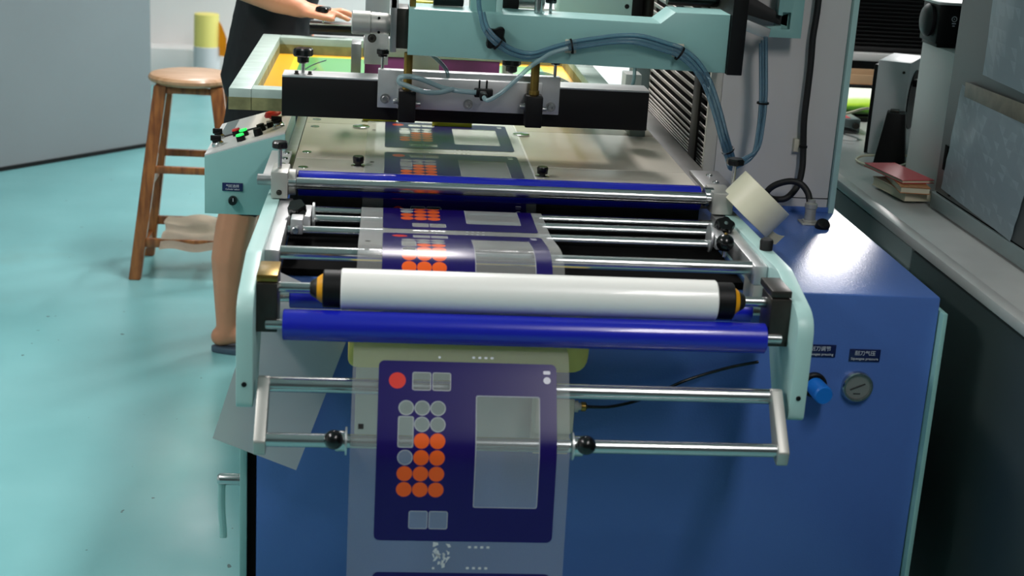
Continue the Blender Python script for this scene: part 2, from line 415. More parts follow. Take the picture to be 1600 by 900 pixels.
# outfeed side plates
prof = [(3.05, 0.79), (3.05, 0.872), (2.52, 0.884), (2.345, 0.846), (2.345, 0.655), (2.455, 0.655), (2.54, 0.77)]
pr = rounded(prof, [0.01, 0.01, 0.10, 0.05, 0.015, 0.015, 0.05])
for nm, x0, x1 in (('side_plate', -0.232, -0.204), ('side_plate', 0.722, 0.751)):
    pl = prism(nm, mc, 'teal_light', pr, 'x', x0, x1, 0.002)
    xi = x1 if x0 < 0 else x0; sg = 1 if x0 < 0 else -1
    for zz in (0.70,): cyl('screw', pl, 'black', ((x0 + x1) / 2, 2.3455, zz), ((x0 + x1) / 2, 2.343, zz), 0.0045, 12)
    cyl('screw', pl, 'black_gloss', (x0 - 0.004 if sg > 0 else x1 - 0.001, 2.42, 0.80), (x0 + 0.001 if sg > 0 else x1 + 0.004, 2.42, 0.80), 0.009, 12)
    # inner bar that carries the idle rods
    a, b2 = (xi, xi + sg * 0.026) if sg > 0 else (xi + sg * 0.026, xi)
    br = box('rod_bar', mc, 'alu', (a, b2), (2.575, 2.97), (0.835, 0.872), 0.002)
    box('rod_bar_foot', br, 'alu_cast', (a + 0.002, b2 - 0.002), (2.577, 2.65), (0.79, 0.836), 0.002)
    # roller seat
    y0, y1 = (2.40, 2.47)
    xa, xb = (xi, xi + sg * 0.036) if sg > 0 else (xi + sg * 0.036, xi)
    rs = box('roller_seat', mc, 'dark_steel', (xa, xb), (y0, y1), (0.775, 0.862), 0.002)
    box('seat_jaw', rs, 'brass' if sg > 0 else 'dark_steel', (xa, xb), (y0 + 0.004, y1 + 0.02), (0.863, 0.876), 0.002)
# rollers
def roller(y, z, r, x0, x1, m, name='roller', shaft=0.009, ext=0.03):
    o = cyl(name, mc, m, (x0, y, z), (x1, y, z), r, 36, 0.0015)
    cyl('shaft', o, 'steel', (x0 - ext, y, z), (x1 + ext, y, z), shaft, 20)
    return o
roller(2.40, 0.790, 0.0270, -0.158, 0.680, 'blue_roller', 'pressure_roller')
roller(2.525, 0.800, 0.0200, -0.155, 0.684, 'blue_roller', 'pressure_roller')
roller(3.005, 0.8965, 0.0265, -0.170, 0.676, 'blue_roller', 'feed_roller')
roller(2.962, 0.9060, 0.0125, -0.172, 0.680, 'steel', 'feed_bar', 0.008)
for yy in (2.950, 2.880, 2.790): cyl('idle_rod', mc, 'steel', (-0.178, yy, 0.8515), (0.716, yy, 0.8515), 0.0105, 24)
cyl('idle_rod', mc, 'steel', (-0.178, 2.60, 0.861), (0.697, 2.60, 0.861), 0.0125, 28)
# brackets of the feed rollers
b = box('bearing_block', mc, 'alu_cast', (-0.222, -0.188), (2.945, 3.03), (0.876, 0.931), 0.002)
cyl('bearing_collar', b, 'alu_cast', (-0.188, 2.985, 0.903), (-0.173, 2.985, 0.903), 0.027, 24)
cyl('shaft_stub', b, 'steel_brushed', (-0.252, 2.98, 0.907), (-0.222, 2.98, 0.907), 0.0115, 20)
bolt(b, (-0.205, 2.945, 0.889), (0, -1, 0), 0.004, 0.004)
star_knob(b, (-0.207, 2.985, 0.931), (0, 0, 1), 0.042, 0.017, 0.014, lobes=6, depth=0.1, stud_r=0.0042, cap=False)
b = box('bearing_block', mc, 'alu_cast', (0.692, 0.736), (2.945, 3.03), (0.876, 0.922), 0.002)
cyl('bearing_collar', b, 'steel', (0.680, 2.985, 0.905), (0.700, 2.985, 0.905), 0.020, 24)
star_knob(b, (0.752, 3.03, 0.906), (0, 0, 1), 0.060, 0.0195, 0.014, lobes=6, depth=0.1, stud_r=0.0042, cap=False)
# edge guides on the idle rods
def guide(x, y, z, kind, side):
    g = box('edge_guide', mc, 'alu', (x - 0.012, x + 0.012), (y - 0.045, y + 0.045), (z - 0.012, z + 0.012), 0.002)
    lathe('guide_disc', g, 'alu', (x - side * 0.016, y, z), (1, 0, 0), [(-0.002, 0.008), (-0.002, 0.028), (0.002, 0.028), (0.002, 0.008)], 28)
    return g
g = guide(-0.146, 2.85, 0.866, 's', -1)
star_knob(g, (-0.160, 2.83, 0.874), (-0.1, -0.45, 0.9), 0.006, 0.019, 0.02, lobes=5, cap=False)
cyl('clamp_screw', g, 'steel', (-0.158, 2.76, 0.872), (-0.158, 2.71, 0.872), 0.007)
box('clamp_jaw', g, 'alu', (-0.168, -0.145), (2.73, 2.77), (0.86, 0.89), 0.002)
g = guide(0.672, 2.79, 0.866, 's', 1)
star_knob(g, (0.690, 2.835, 0.866), (0.1, -0.6, 0.78), 0.008, 0.021, 0.024, lobes=5)
bm = bmesh.new(); bmesh.ops.create_uvsphere(bm, u_segments=20, v_segments=14, radius=0.0175, matrix=Matrix.Translation((0.664, 2.690, 0.884)))
k = build('ball_knob', bm, 'black_gloss', g); cyl('stud', k, 'steel', (0.664, 2.690, 0.855), (0.664, 2.690, 0.872), 0.004)
lathe('knob_cap', k, 'brass', (0.664, 2.690, 0.9), (0, -0.3, 1), [(0, 0.004), (0.003, 0.003), (0.004, 0)], 10)
k = lathe('stop_screw', mc, 'rubber_black', (0.737, 2.66, 0.876), (0, 0, 1), [(0, 0.012), (0.022, 0.013), (0.026, 0.011), (0.026, 0)], 18)
# lower guide frame
for xx in (-0.187, 0.703):
    arm = prism('frame_arm', mc, 'alu_cast', rounded([(2.392, 0.700), (2.366, 0.708), (2.278, 0.624), (2.284, 0.596), (2.312, 0.602)], 0.008), 'x', xx - 0.010, xx + 0.010, 0.002)
cyl('frame_rod', mc, 'steel', (-0.178, 2.377, 0.690), (0.694, 2.377, 0.690), 0.0135, 28)
cyl('frame_rod', mc, 'steel', (-0.178, 2.298, 0.621), (0.694, 2.298, 0.621), 0.0120, 28)
for xx, sg in ((-0.044, -1), (0.339, 1)):
    g = lathe('guide_disc', mc, 'alu', (xx, 2.298, 0.621), (1, 0, 0), [(-0.0015, 0.012), (-0.0015, 0.024), (0.0015, 0.024), (0.0015, 0.012)], 28)
    cyl('collar', g, 'steel', (xx, 2.298, 0.621), (xx + sg * 0.018, 2.298, 0.621), 0.018, 24)
    bm = bmesh.new(); bmesh.ops.create_uvsphere(bm, u_segments=22, v_segments=16, radius=0.0165, matrix=Matrix.Translation((xx + sg * 0.020, 2.272, 0.634)))
    build('ball_knob', bm, 'black_gloss', g)
# things behind the hanging film
box('backing_plate', mc, 'off_white', (-0.035, 0.335), (2.612, 2.64), (0.50, 0.70), 0.003)
bm = bmesh.new(); add_prism(bm, rounded([(-0.05, 0.655), (0.395, 0.655), (0.40, 0.79), (-0.05, 0.79)], [0.02, 0.035, 0.01, 0.01]), 'y', 2.56, 2.612, 0.006); build('yellow_cover', bm, 'yellow_plastic', mc)
g = box('sensor_box', mc, 'cream_plastic', (0.30, 0.373), (2.53, 2.60), (0.545, 0.615), 0.004)
box('sensor_foot', g, 'cream_plastic', (0.30, 0.368), (2.54, 2.60), (0.50, 0.544), 0.003)
lathe('fitting', g, 'off_white', (0.373, 2.56, 0.590), (1, 0, 0), [(0, 0.011), (0.01, 0.011), (0.011, 0.007), (0.022, 0.007), (0.022, 0)], 16)
lathe('fitting', g, 'brass', (0.389, 2.56, 0.590), (1, 0, 0), [(0, 0.009), (0.008, 0.009), (0.01, 0.006), (0.014, 0)], 12)
tube('sensor_hose', g, 'black_gloss', [(0.40, 2.56, 0.590), (0.45, 2.57, 0.588), (0.52, 2.60, 0.596), (0.60, 2.63, 0.622), (0.68, 2.635, 0.648), (0.74, 2.636, 0.662)], 0.0032)
# front instruments
for x0, x1, zc, a, b2 in ((0.833, 0.895, 0.684, '刮刀调节', 'Squeegee pressing'), (0.923, 0.985, 0.677, '刮刀气压', 'Squeegee pressure')):
    s = box('name_plate', mc, 'sign_blue', (x0, x1), (2.6475, 2.65), (zc - 0.0125, zc + 0.0125), 0.0005)
    text(s, a, ((x0 + x1) / 2, 2.6472, zc + 0.001), 0.0105)
    text(s, b2, ((x0 + x1) / 2, 2.6472, zc - 0.009), 0.0072)
g = lathe('pressure_gauge', mc, 'steel', (0.946, 2.65, 0.613), (0, -1, 0), [(0, 0.031), (0.010, 0.031), (0.013, 0.029), (0.013, 0.0255), (0.006, 0.0245), (0.006, 0)], 36)
lathe('dial', g, 'gauge_face', (0.946, 2.6435, 0.613), (0, -1, 0), [(0, 0.0245), (0.0006, 0.0245), (0.0006, 0)], 32)
box('needle', g, 'black', (0.930, 0.962), (2.6412, 2.6420), (0.6115, 0.6145), 0, rot=Matrix.Rotation(math.radians(-24), 3, 'Y'))
box('dial_mark', g, 'black', (0.939, 0.953), (2.6424, 2.6429), (0.597, 0.600), 0)
lathe('glass', g, 'gauge_glass', (0.946, 2.640, 0.613), (0, -1, 0), [(0, 0.0252), (0.0008, 0.0252), (0.0008, 0)], 32)
g = lathe('regulator_knob', mc, 'blue_plastic', (0.860, 2.642, 0.613), (0.1, -1, -0.04), [(0, 0.018), (0.045, 0.019), (0.049, 0.0165), (0.049, 0)], 28)
lathe('knob_ring', g, 'black', (0.859, 2.65, 0.614), (0, -1, 0), [(0, 0.025), (0.008, 0.025), (0.010, 0.022), (0.010, 0.018)], 28)
# column with bellows
cl = box('column', mc, 'column_paint', (0.775, 1.056), (3.32, 4.30), (0.801, 2.05), 0.004)
box('column_seam', cl, 'void', (0.776, 1.055), (3.3188, 3.33), (0.832, 0.8335), 0)
box('column_foot', cl, 'blue_paint', (0.772, 1.06), (3.314, 4.30), (0.80, 0.812), 0.001)
box('column_side_panel', cl, 'teal_light', (1.057, 1.070), (3.308, 4.30), (0.80, 2.05), 0.001)
fr = box('bellows_frame', mc, 'off_white', (0.748, 0.775), (3.32, 3.335), (0.801, 1.9), 0.001)
box('bellows_frame', mc, 'off_white', (0.748, 0.775), (4.20, 4.216), (0.801, 1.9), 0.001)
box('bellows_back', mc, 'void', (0.768, 0.775), (3.335, 4.20), (0.801, 1.9), 0)
zz = 0.806; i = 0; slat_me = {}
while zz < 1.62:
    pitch = 0.0068 if zz < 0.90 else (0.0068 + (zz - 0.90) * 0.24 if zz < 0.965 else 0.0225)
    key = round(pitch, 3)
    if key not in slat_me:
        bm = bmesh.new(); hgt = pitch * 0.62
        add_box(bm, (-0.0015, 0.0015), (-0.432, 0.432), (-hgt / 2, hgt / 2), 0.0005, 1, Matrix.Rotation(math.radians(-28), 3, 'Y'))
        me = bpy.data.meshes.new('slat'); bm.to_mesh(me); bm.free(); me.materials.append(M['louver']); slat_me[key] = me
    o = bpy.data.objects.new('slat', slat_me[key]); COL.objects.link(o); o.parent = fr
    o.location = Vector((0.757, 3.768, zz)) - wloc(fr)
    zz += pitch; i += 1
box('slot_cover', mc, 'black', (0.742, 0.748), (3.40, 3.475), (0.801, 1.9), 0.001)
# mains cable down the column with connector
cb = tube('power_cable', mc, 'rubber_black', [(0.97, 3.295, 1.60), (0.97, 3.295, 1.311), (0.969, 3.295, 1.254), (0.967, 3.295, 1.211), (0.969, 3.295, 1.153), (0.969, 3.295, 1.094), (0.969, 3.295, 1.02), (0.975, 3.295, 0.952), (0.976, 3.29, 0.907), (0.968, 3.285, 0.868), (0.945, 3.28, 0.841), (0.921, 3.28, 0.836), (0.899, 3.27, 0.843), (0.891, 3.26, 0.858), (0.906, 3.25, 0.877), (0.935, 3.24, 0.889), (0.959, 3.23, 0.886), (0.975, 3.22, 0.868), (0.980, 3.21, 0.845)], 0.0075)
lathe('connector', cb, 'alu_cast', (0.982, 3.205, 0.80), (0, 0, 1), [(0, 0.017), (0.008, 0.017), (0.009, 0.0125), (0.035, 0.0125), (0.037, 0.0145), (0.046, 0.0145), (0.05, 0.009), (0.056, 0.009)], 22)
box('connector_base', cb, 'alu_cast', (0.960, 1.004), (3.183, 3.227), (0.80, 0.804), 0.001)
lathe('dust_cap', cb, 'black', (1.000, 3.165, 0.800), (0.1, -0.5, 0.9), [(0, 0.016), (0.014, 0.016), (0.018, 0.013), (0.018, 0)], 20)
box('cable_clip', cb, 'cream_plastic', (0.955, 0.972), (3.305, 3.32), (0.945, 0.975), 0.001)
cyl('cable_tie', cb, 'black', (0.974, 3.295, 0.957), (0.974, 3.295, 0.963), 0.0095)
# ---- printing head
fb = box('front_beam', mc, 'black', (-0.221, 0.590), (3.222, 3.300), (0.995, 1.081), 0.002)
box('beam_top', fb, 'alu', (-0.221, 0.590), (3.222, 3.300), (1.081, 1.085), 0.0008)
rb = box('rear_beam', mc, 'black_gloss', (-0.215, 0.550), (4.235, 4.31), (1.042, 1.070), 0.002)
box('beam_top', rb, 'alu', (-0.215, 0.550), (4.235, 4.31), (1.070, 1.074), 0.0008)
for xx in (-0.178, 0.282):
    k = star_knob(fb, (xx, 3.262, 1.085), (0, 0, 1), 0.022, 0.0235, 0.018, hub=0.55, hub_len=0.015, lobes=4, stud_r=0.004, cap=False, phase=0.5, depth=0.25)
    for dx in (-0.013, 0.016): bolt(k, (xx + dx, 3.245, 1.085), (0, 0, 1), 0.004, 0.007)
k = star_knob(rb, (-0.177, 4.245, 1.074), (0, 0, 1), 0.014, 0.024, 0.018, hub=0.55, hub_len=0.014, lobes=4, stud_r=0.004, cap=False, phase=0.5, depth=0.25)
mp = box('mount_plate', mc, 'alu', (-0.013, 0.386), (3.198, 3.222), (1.027, 1.110), 0.0015)
box('clamp_bar', mp, 'alu', (0.030, 0.345), (3.176, 3.198), (1.030, 1.099), 0.0015)
for xx, zz in ((0.004, 1.047), (0.368, 1.044)): bolt(mp, (xx, 3.198, zz), (0, -1, 0), 0.0075, 0.009, 'steel_brushed')
bolt(mp, (0.184, 3.176, 1.046), (0, -1, 0), 0.0075, 0.009, 'steel_brushed')
for xx in (-0.004, 0.374):
    star_knob(mp, (xx, 3.21, 1.11), (0, 0, 1), 0.026, 0.0145, 0.011, hub=0.7, hub_len=0.006, lobes=6, depth=0.1, stud_r=0.0035, cap=False)
for xx in (0.051, 0.325):
    c = box('clamp_block', mp, 'black', (xx - 0.0185, xx + 0.0185), (3.132, 3.176), (1.008, 1.076), 0.003)
    bolt(c, (xx + 0.0185, 3.155, 1.046), (1, 0, 0), 0.0055, 0.011, 'steel_brushed'); bolt(c, (xx - 0.0185, 3.155, 1.05), (-1, 0, 0), 0.0055, 0.011, 'steel_brushed')
    p = cyl('guide_post', mp, 'brass', (xx, 3.158, 1.076), (xx, 3.158, 1.156), 0.0095, 20)
    cyl('post_collar', p, 'brass', (xx, 3.158, 1.076), (xx, 3.158, 1.086), 0.0115, 20)
# teal arm
armo = [(0.048, 1.155), (0.732, 1.147), (0.732, 1.272), (0.612, 1.272), (0.582, 1.247), (0.048, 1.253)]
arm = prism('carriage_arm', mc, 'teal', armo, 'y', 3.12, 3.235, 0.003)
box('end_plate', mc, 'black', (0.733, 0.766), (3.108, 3.33), (1.145, 1.62), 0.002)
star_knob(arm, (0.231, 3.12, 1.202), (0, -1, 0), 0.004, 0.027, 0.016, lobes=4, cap=False, phase=0.95, depth=0.32)
for (xx, zz) in ((0.393, 1.190), (0.624, 1.192)):
    box('tie_mount', arm, 'cream_plastic', (xx - 0.012, xx + 0.012), (3.113, 3.12), (zz - 0.014, zz + 0.014), 0.001)
bxo = box('arm_post', arm, 'teal', (0.178, 0.232), (3.15, 3.215), (1.25, 1.62), 0.002)
box('post_cap_plate', arm, 'teal_light', (0.232, 0.246), (3.15, 3.20), (1.25, 1.62), 0.001)
cyl('lift_rod', arm, 'steel', (0.325, 3.175, 1.25), (0.325, 3.175, 1.62), 0.009, 20)
cyl('lift_rod', arm, 'brass', (0.056, 3.16, 1.25), (0.056, 3.16, 1.62), 0.007, 20)
box('guide_strip', arm, 'yellow_ink', (0.06, 0.165), (3.236, 3.262), (1.250, 1.256), 0.001)
cyl('actuator', arm, 'black_gloss', (0.10, 3.20, 1.277), (0.165, 3.20, 1.277), 0.024, 22)
g = box('valve_block', arm, 'black', (0.250, 0.288), (3.24, 3.28), (1.245, 1.36), 0.002)
cyl('cylinder_head', arm, 'steel_brushed', (0.288, 3.26, 1.275), (0.345, 3.26, 1.275), 0.026, 24)
star_knob(arm, (0.354, 3.20, 1.25), (0, 0, 1), 0.02, 0.013, 0.014, lobes=6, cap=False)
cyl('cover_tube', arm, 'black_gloss', (0.62, 3.27, 1.293), (0.733, 3.27, 1.293), 0.022, 22)
# drive motor at the arm's left end
fl = box('motor_flange', mc, 'steel_brushed', (0.010, 0.0235), (3.13, 3.245), (1.158, 1.272), 0.0015)
mo = lathe('motor', mc, 'alu_cast', (0.010, 3.175, 1.212), (-1, 0, 0), [(0, 0.018), (0.006, 0.022), (0.040, 0.0235), (0.0405, 0.0225), (0.042, 0.0225), (0.0425, 0.0250), (0.080, 0.0250), (0.082, 0.0235), (0.082, 0)], 36)
for zz in (1.196, 1.226): cyl('port', mo, 'void', (-0.014, 3.153, zz), (-0.014, 3.150, zz), 0.003, 12)
box('coupling', mc, 'dark_steel', (0.0235, 0.048), (3.14, 3.23), (1.165, 1.25), 0.002)
box('flange_cap', fl, 'white_paint', (0.008, 0.026), (3.13, 3.15), (1.250, 1.275), 0.001)
bk = box('hanger_plate', mc, 'alu', (-0.047, 0.008), (3.40, 3.415), (1.09, 1.45), 0.0015)
bolt(bk, (-0.03, 3.40, 1.15), (0, -1, 0), 0.007, 0.008)
# squeegee and flood bar
sq = box('squeegee_holder', mc, 'alu', (-0.052, 0.285), (3.585, 3.615), (1.082, 1.128), 0.002)
box('squeegee_blade', sq, 'purple', (-0.048, 0.281), (3.592, 3.602), (1.020, 1.084), 0.001)
box('end_guard', sq, 'steel_brushed', (-0.080, -0.057), (3.55, 3.63), (1.022, 1.115), 0.0015)
box('end_guard', sq, 'alu_cast', (0.290, 0.302), (3.55, 3.63), (1.022, 1.115), 0.0015)
box('lift_bracket', mc, 'alu_cast', (0.066, 0.130), (3.50, 3.53), (1.025, 1.30), 0.002)
# second carriage at the back
g = box('rear_carriage', mc, 'teal_light', (0.435, 0.622), (3.74, 3.86), (1.188, 1.55), 0.003)
box('carriage_end', g, 'black', (0.622, 0.648), (3.74, 3.86), (1.182, 1.55), 0.002)
cyl('carriage_screw', g, 'black', (0.608, 3.738, 1.215), (0.608, 3.741, 1.215), 0.006)
box('carriage_tray', mc, 'white_paint', (0.40, 0.66), (3.88, 3.98), (1.145, 1.185), 0.002)
cyl('carriage_column', mc, 'dark_steel', (0.672, 3.80, 0.95), (0.672, 3.80, 1.6), 0.016, 20)
g = box('frame_bracket', mc, 'white_paint', (0.573, 0.612), (3.46, 3.52), (0.99, 1.085), 0.002)
cyl('bracket_screw', g, 'cork', (0.588, 3.459, 1.018), (0.588, 3.456, 1.018), 0.006)
box('frame_bracket', mc, 'cabinet_grey', (0.62, 0.66), (3.62, 3.70), (0.905, 1.12), 0.002)
# T-slot plate, lever and bar beside the column
tp = prism('slotted_plate', mc, 'teal', [(0.868, 1.62), (0.925, 1.62), (0.925, 1.214), (0.846, 1.214), (0.842, 1.236), (0.878, 1.240), (0.878, 1.233), (0.897, 1.233), (0.897, 1.270), (0.878, 1.270), (0.878, 1.262), (0.868, 1.264)], 'y', 3.245, 3.262, 0.001)
box('plate_stay', tp, 'teal', (0.88, 0.92), (3.262, 3.32), (1.22, 1.6), 0.001)
prism('clamp_lever', mc, 'rubber_black', [(0.766, 1.268), (0.766, 1.304), (0.80, 1.304), (0.880, 1.263), (0.897, 1.268), (0.897, 1.236), (0.88, 1.240)], 'y', 3.262, 3.275, 0.002)
prism('slide_bar', mc, 'alu', [(0.766, 1.236), (0.766, 1.262), (0.850, 1.234), (0.846, 1.210)], 'y', 3.225, 3.244, 0.002)
# ---- air hoses
HA = [(0.191, 3.10, 1.45), (0.191, 3.10, 1.292), (0.198, 3.10, 1.246), (0.208, 3.098, 1.216), (0.232, 3.092, 1.191), (0.267, 3.10, 1.171), (0.308, 3.105, 1.165), (0.351, 3.105, 1.18), (0.392, 3.105, 1.193), (0.442, 3.105, 1.203), (0.49, 3.105, 1.211), (0.537, 3.105, 1.212), (0.594, 3.105, 1.199), (0.625, 3.105, 1.19), (0.659, 3.10, 1.167), (0.69, 3.10, 1.127), (0.718, 3.10, 1.066), (0.74, 3.11, 1.011), (0.765, 3.14, 0.961), (0.782, 3.17, 0.935), (0.804, 3.19, 0.938), (0.837, 3.20, 0.961), (0.846, 3.21, 1.017), (0.848, 3.22, 1.075), (0.842, 3.225, 1.146), (0.834, 3.222, 1.209)]
def off(pts, d): return [(p[0] + d[0], p[1] + d[1], p[2] + d[2]) for p in pts]
tube('air_hose', mc, 'hose_blue', HA, 0.0052)
tube('air_hose', mc, 'hose_blue', off(HA[2:], (0.004, -0.004, 0.009)), 0.0046)
tube('air_hose', mc, 'hose_blue', off(HA[8:], (-0.006, -0.006, -0.006)), 0.0046)
HB = [(0.214, 3.115, 1.073), (0.218, 3.10, 1.070), (0.229, 3.095, 1.074), (0.251, 3.09, 1.091), (0.277, 3.09, 1.116), (0.303, 3.09, 1.143), (0.329, 3.09, 1.163), (0.351, 3.092, 1.177), (0.385, 3.098, 1.188)]
tube('air_hose', mc, 'hose_clear', HB, 0.0048)
HC = [(0.199, 3.15, 1.077), (0.158, 3.15, 1.079), (0.123, 3.145, 1.086), (0.082, 3.13, 1.103), (0.054, 3.12, 1.110), (0.035, 3.12, 1.107), (0.033, 3.118, 1.097), (0.047, 3.118, 1.091), (0.083, 3.12, 1.079), (0.117, 3.135, 1.076), (0.150, 3.15, 1.082)]
tube('air_hose', mc, 'hose_clear', HC, 0.0055)
tube('air_hose', mc, 'hose_clear', [(0.070, 3.21, 1.156), (0.098, 3.205, 1.147), (0.121, 3.20, 1.131), (0.136, 3.20, 1.113), (0.139, 3.20, 1.099)], 0.0042)
tube('air_hose', mc, 'hose_clear', [(0.300, 3.33, 1.075), (0.336, 3.35, 1.091), (0.365, 3.35, 1.094), (0.403, 3.35, 1.083), (0.441, 3.35, 1.065), (0.48, 3.35, 1.048), (0.518, 3.35, 1.042), (0.554, 3.35, 1.053), (0.574, 3.36, 1.078), (0.579, 3.38, 1.114), (0.579, 3.40, 1.16)], 0.0042)
fit = box('hose_fitting', mc, 'black', (0.196, 0.236), (3.158, 3.176), (1.065, 1.083), 0.002)
box('fitting_elbow', fit, 'black', (0.206, 0.222), (3.12, 3.16), (1.064, 1.080), 0.003)
for xx in (0.207, 0.223):
    box('tie_strap', fit, 'black', (xx - 0.0018, xx + 0.0018), (3.174, 3.1765), (1.075, 1.10), 0)
def tie(p, axis, r): lathe('cable_tie', mc, 'black', p, axis, [(-0.002, r - 0.001), (-0.002, r + 0.0008), (0.002, r + 0.0008), (0.002, r - 0.001)], 20, False)
tie((0.393, 3.103, 1.192), (1, 0, 0.2), 0.0155); tie((0.625, 3.10, 1.188), (0.8, 0, -0.5), 0.0155); tie((0.236, 3.090, 1.190), (0.7, 0, -0.6), 0.0125); tie((0.757, 3.13, 0.978), (0.4, 0.3, -0.8), 0.014); tie((0.848, 3.22, 1.07), (0, 0, 1), 0.013)
# ---- control box
cbx = prism('control_box', mc, 'teal', [(-0.397, 0.749), (-0.397, 0.882), (-0.2165, 0.940), (-0.2165, 0.749)], 'y', 3.295, 3.665, 0.002)
PN = Vector((-0.306, 0, 0.952))
def onp(x, y, d=0.0): return Vector((x, y, 0.8825 + (x + 0.397) * 0.3213)) + PN * d
def panel_quad(name, parent, m, x0, x1, y0, y1, d0, d1):
    bm = bmesh.new(); vs = [[bm.verts.new(onp(x, y, d)) for x, y in ((x0, y0), (x1, y0), (x1, y1), (x0, y1))] for d in (d0, d1)]
    bm.faces.new(vs[0][::-1]); bm.faces.new(vs[1])
    for k in range(4): bm.faces.new((vs[0][k], vs[0][(k + 1) % 4], vs[1][(k + 1) % 4], vs[1][k]))
    return build(name, bm, m, parent)
pnl = panel_quad('control_panel', cbx, 'white_paint', -0.396, -0.2175, 3.297, 3.663, 0.0, 0.003)
ov = panel_quad('keypad_overlay', cbx, 'paper', -0.385, -0.240, 3.472, 3.650, 0.003, 0.0042)
panel_quad('overlay_band', cbx, 'cabinet_grey', -0.382, -0.352, 3.474, 3.648, 0.0042, 0.0048)
panel_quad('overlay_edge', cbx, 'black', -0.378, -0.255, 3.455, 3.471, 0.003, 0.0045)
def switch(x, y, r, hh, m, nm='rotary_switch', cap=None, lever=True):
    s = lathe(nm, cbx, 'steel', onp(x, y, 0.003), PN, [(0, r), (0.006, r), (0.008, r * 0.85), (hh, r * 0.8), (hh, 0)], 20)
    lathe('switch_cap', s, m, onp(x, y, 0.003 + hh), PN, [(0, r * 0.75), (0.006, r * 0.75), (0.007, r * 0.6), (0.007, 0)], 20)
    if lever:
        bm = bmesh.new(); c = onp(x, y, hh + 0.012); add_box(bm, (c.x - r * 0.85, c.x + r * 0.85), (c.y - 0.004, c.y + 0.004), (c.z - 0.006, c.z + 0.006), 0.001); build('switch_lever', bm, m, s)
switch(-0.372, 3.36, 0.014, 0.010, 'black'); switch(-0.378, 3.45, 0.013, 0.010, 'black')
switch(-0.236, 3.385, 0.014, 0.012, 'black')
def push(x, y, m, nm):
    s = lathe(nm, cbx, 'black', onp(x, y, 0.003), PN, [(0, 0.0115), (0.012, 0.0105), (0.012, 0)], 6)
    lathe('button_lens', s, m, onp(x, y, 0.015), PN, [(0, 0.0095), (0.004, 0.009), (0.004, 0)], 18)
push(-0.318, 3.345, 'green_lamp', 'push_button'); push(-0.316, 3.40, 'green_lamp', 'push_button')
push(-0.280, 3.355, 'black', 'push_button'); push(-0.277, 3.405, 'black', 'push_button'); push(-0.336, 3.435, 'red', 'push_button')
push(-0.256, 3.425, 'white_paint', 'push_button')
es = lathe('emergency_stop', cbx, 'red', onp(-0.250, 3.462, 0.003), PN, [(0, 0.011), (0.015, 0.011), (0.018, 0.020), (0.023, 0.021), (0.029, 0.016), (0.031, 0)], 24)
lathe('stop_collar', cbx, 'cream_plastic', onp(-0.232, 3.535, 0.003), PN, [(0, 0.009), (0.012, 0.009), (0.012, 0)], 16)
s = box('name_plate', cbx, 'sign_blue', (-0.357, -0.311), (3.2925, 3.295), (0.804, 0.823), 0.0005)
text(s, '气缸选择', (-0.334, 3.2922, 0.8135), 0.0075); text(s, 'Cylinder select', (-0.334, 3.2922, 0.807), 0.0052)
k = lathe('selector_knob', cbx, 'black_gloss', (-0.333, 3.295, 0.783), (0, -1, 0), [(0, 0.0105), (0.004, 0.0108), (0.014, 0.0095), (0.016, 0.008), (0.016, 0)], 20)
box('pointer', k, 'sign_white', (-0.3322, -0.3308), (3.2785, 3.2792), (0.783, 0.791), 0)

# ------------------------------------------------------------------ white adhesive roll (lifts out of its seats)
wr = thing('cleaning_roll', 'white roll on black and yellow cone chucks above the front blue roller', 'roll', (0.26, 2.437, 0.80))
wy, wz = 2.437, 0.845
lathe('sleeve', wr, 'white_roller', (-0.062, wy, wz), (1, 0, 0), [(0, 0.030), (0, 0.0345), (0.002, 0.0362), (0.654, 0.0362), (0.656, 0.0345), (0.656, 0.030)], 48)
for sg, x0 in ((-1, -0.061), (1, 0.593)):
    c = lathe('core_chuck', wr, 'black', (x0, wy, wz), (sg, 0, 0), [(0, 0.033), (0.030, 0.033), (0.032, 0.031), (0.032, 0.02)], 36)
    lathe('cone_ring', c, 'yellow_ring', (x0 + sg * 0.032, wy, wz), (sg, 0, 0), [(0, 0.026), (0.005, 0.023), (0.010, 0.019), (0.010, 0.01)], 30)
    lathe('cone_tip', c, 'dark_steel', (x0 + sg * 0.042, wy, wz), (sg, 0, 0), [(0, 0.019), (0.010, 0.013), (0.012, 0.010)], 24)
cyl('shaft', wr, 'steel', (-0.172, wy, wz), (0.690, wy, wz), 0.0095, 24)

# ------------------------------------------------------------------ printed film web
path = [(4.38, 0.9022), (3.9, 0.9022), (3.6, 0.9022), (3.3, 0.9022), (3.12, 0.9022), (3.078, 0.8995), (3.058, 0.888), (3.047, 0.862), (3.032, 0.837), (3.006, 0.824), (2.984, 0.835), (2.968, 0.855), (2.945, 0.8645), (2.90, 0.8660), (2.82, 0.8665), (2.74, 0.8700), (2.66, 0.8790), (2.60, 0.8860), (2.555, 0.8870), (2.52, 0.8780), (2.496, 0.858), (2.486, 0.834), (2.4845, 0.812), (2.470, 0.782), (2.448, 0.7665), (2.425, 0.7590), (2.400, 0.7560), (2.378, 0.752), (2.362, 0.737), (2.327, 0.690), (2.292, 0.640), (2.280, 0.615), (2.274, 0.58), (2.264, 0.45), (2.25, 0.30), (2.24, 0.12)]
PS = catmull([(0, y, z) for y, z in path], 10); SL = [0.0]
for a, b2 in zip(PS, PS[1:]): SL.append(SL[-1] + (b2 - a).length)
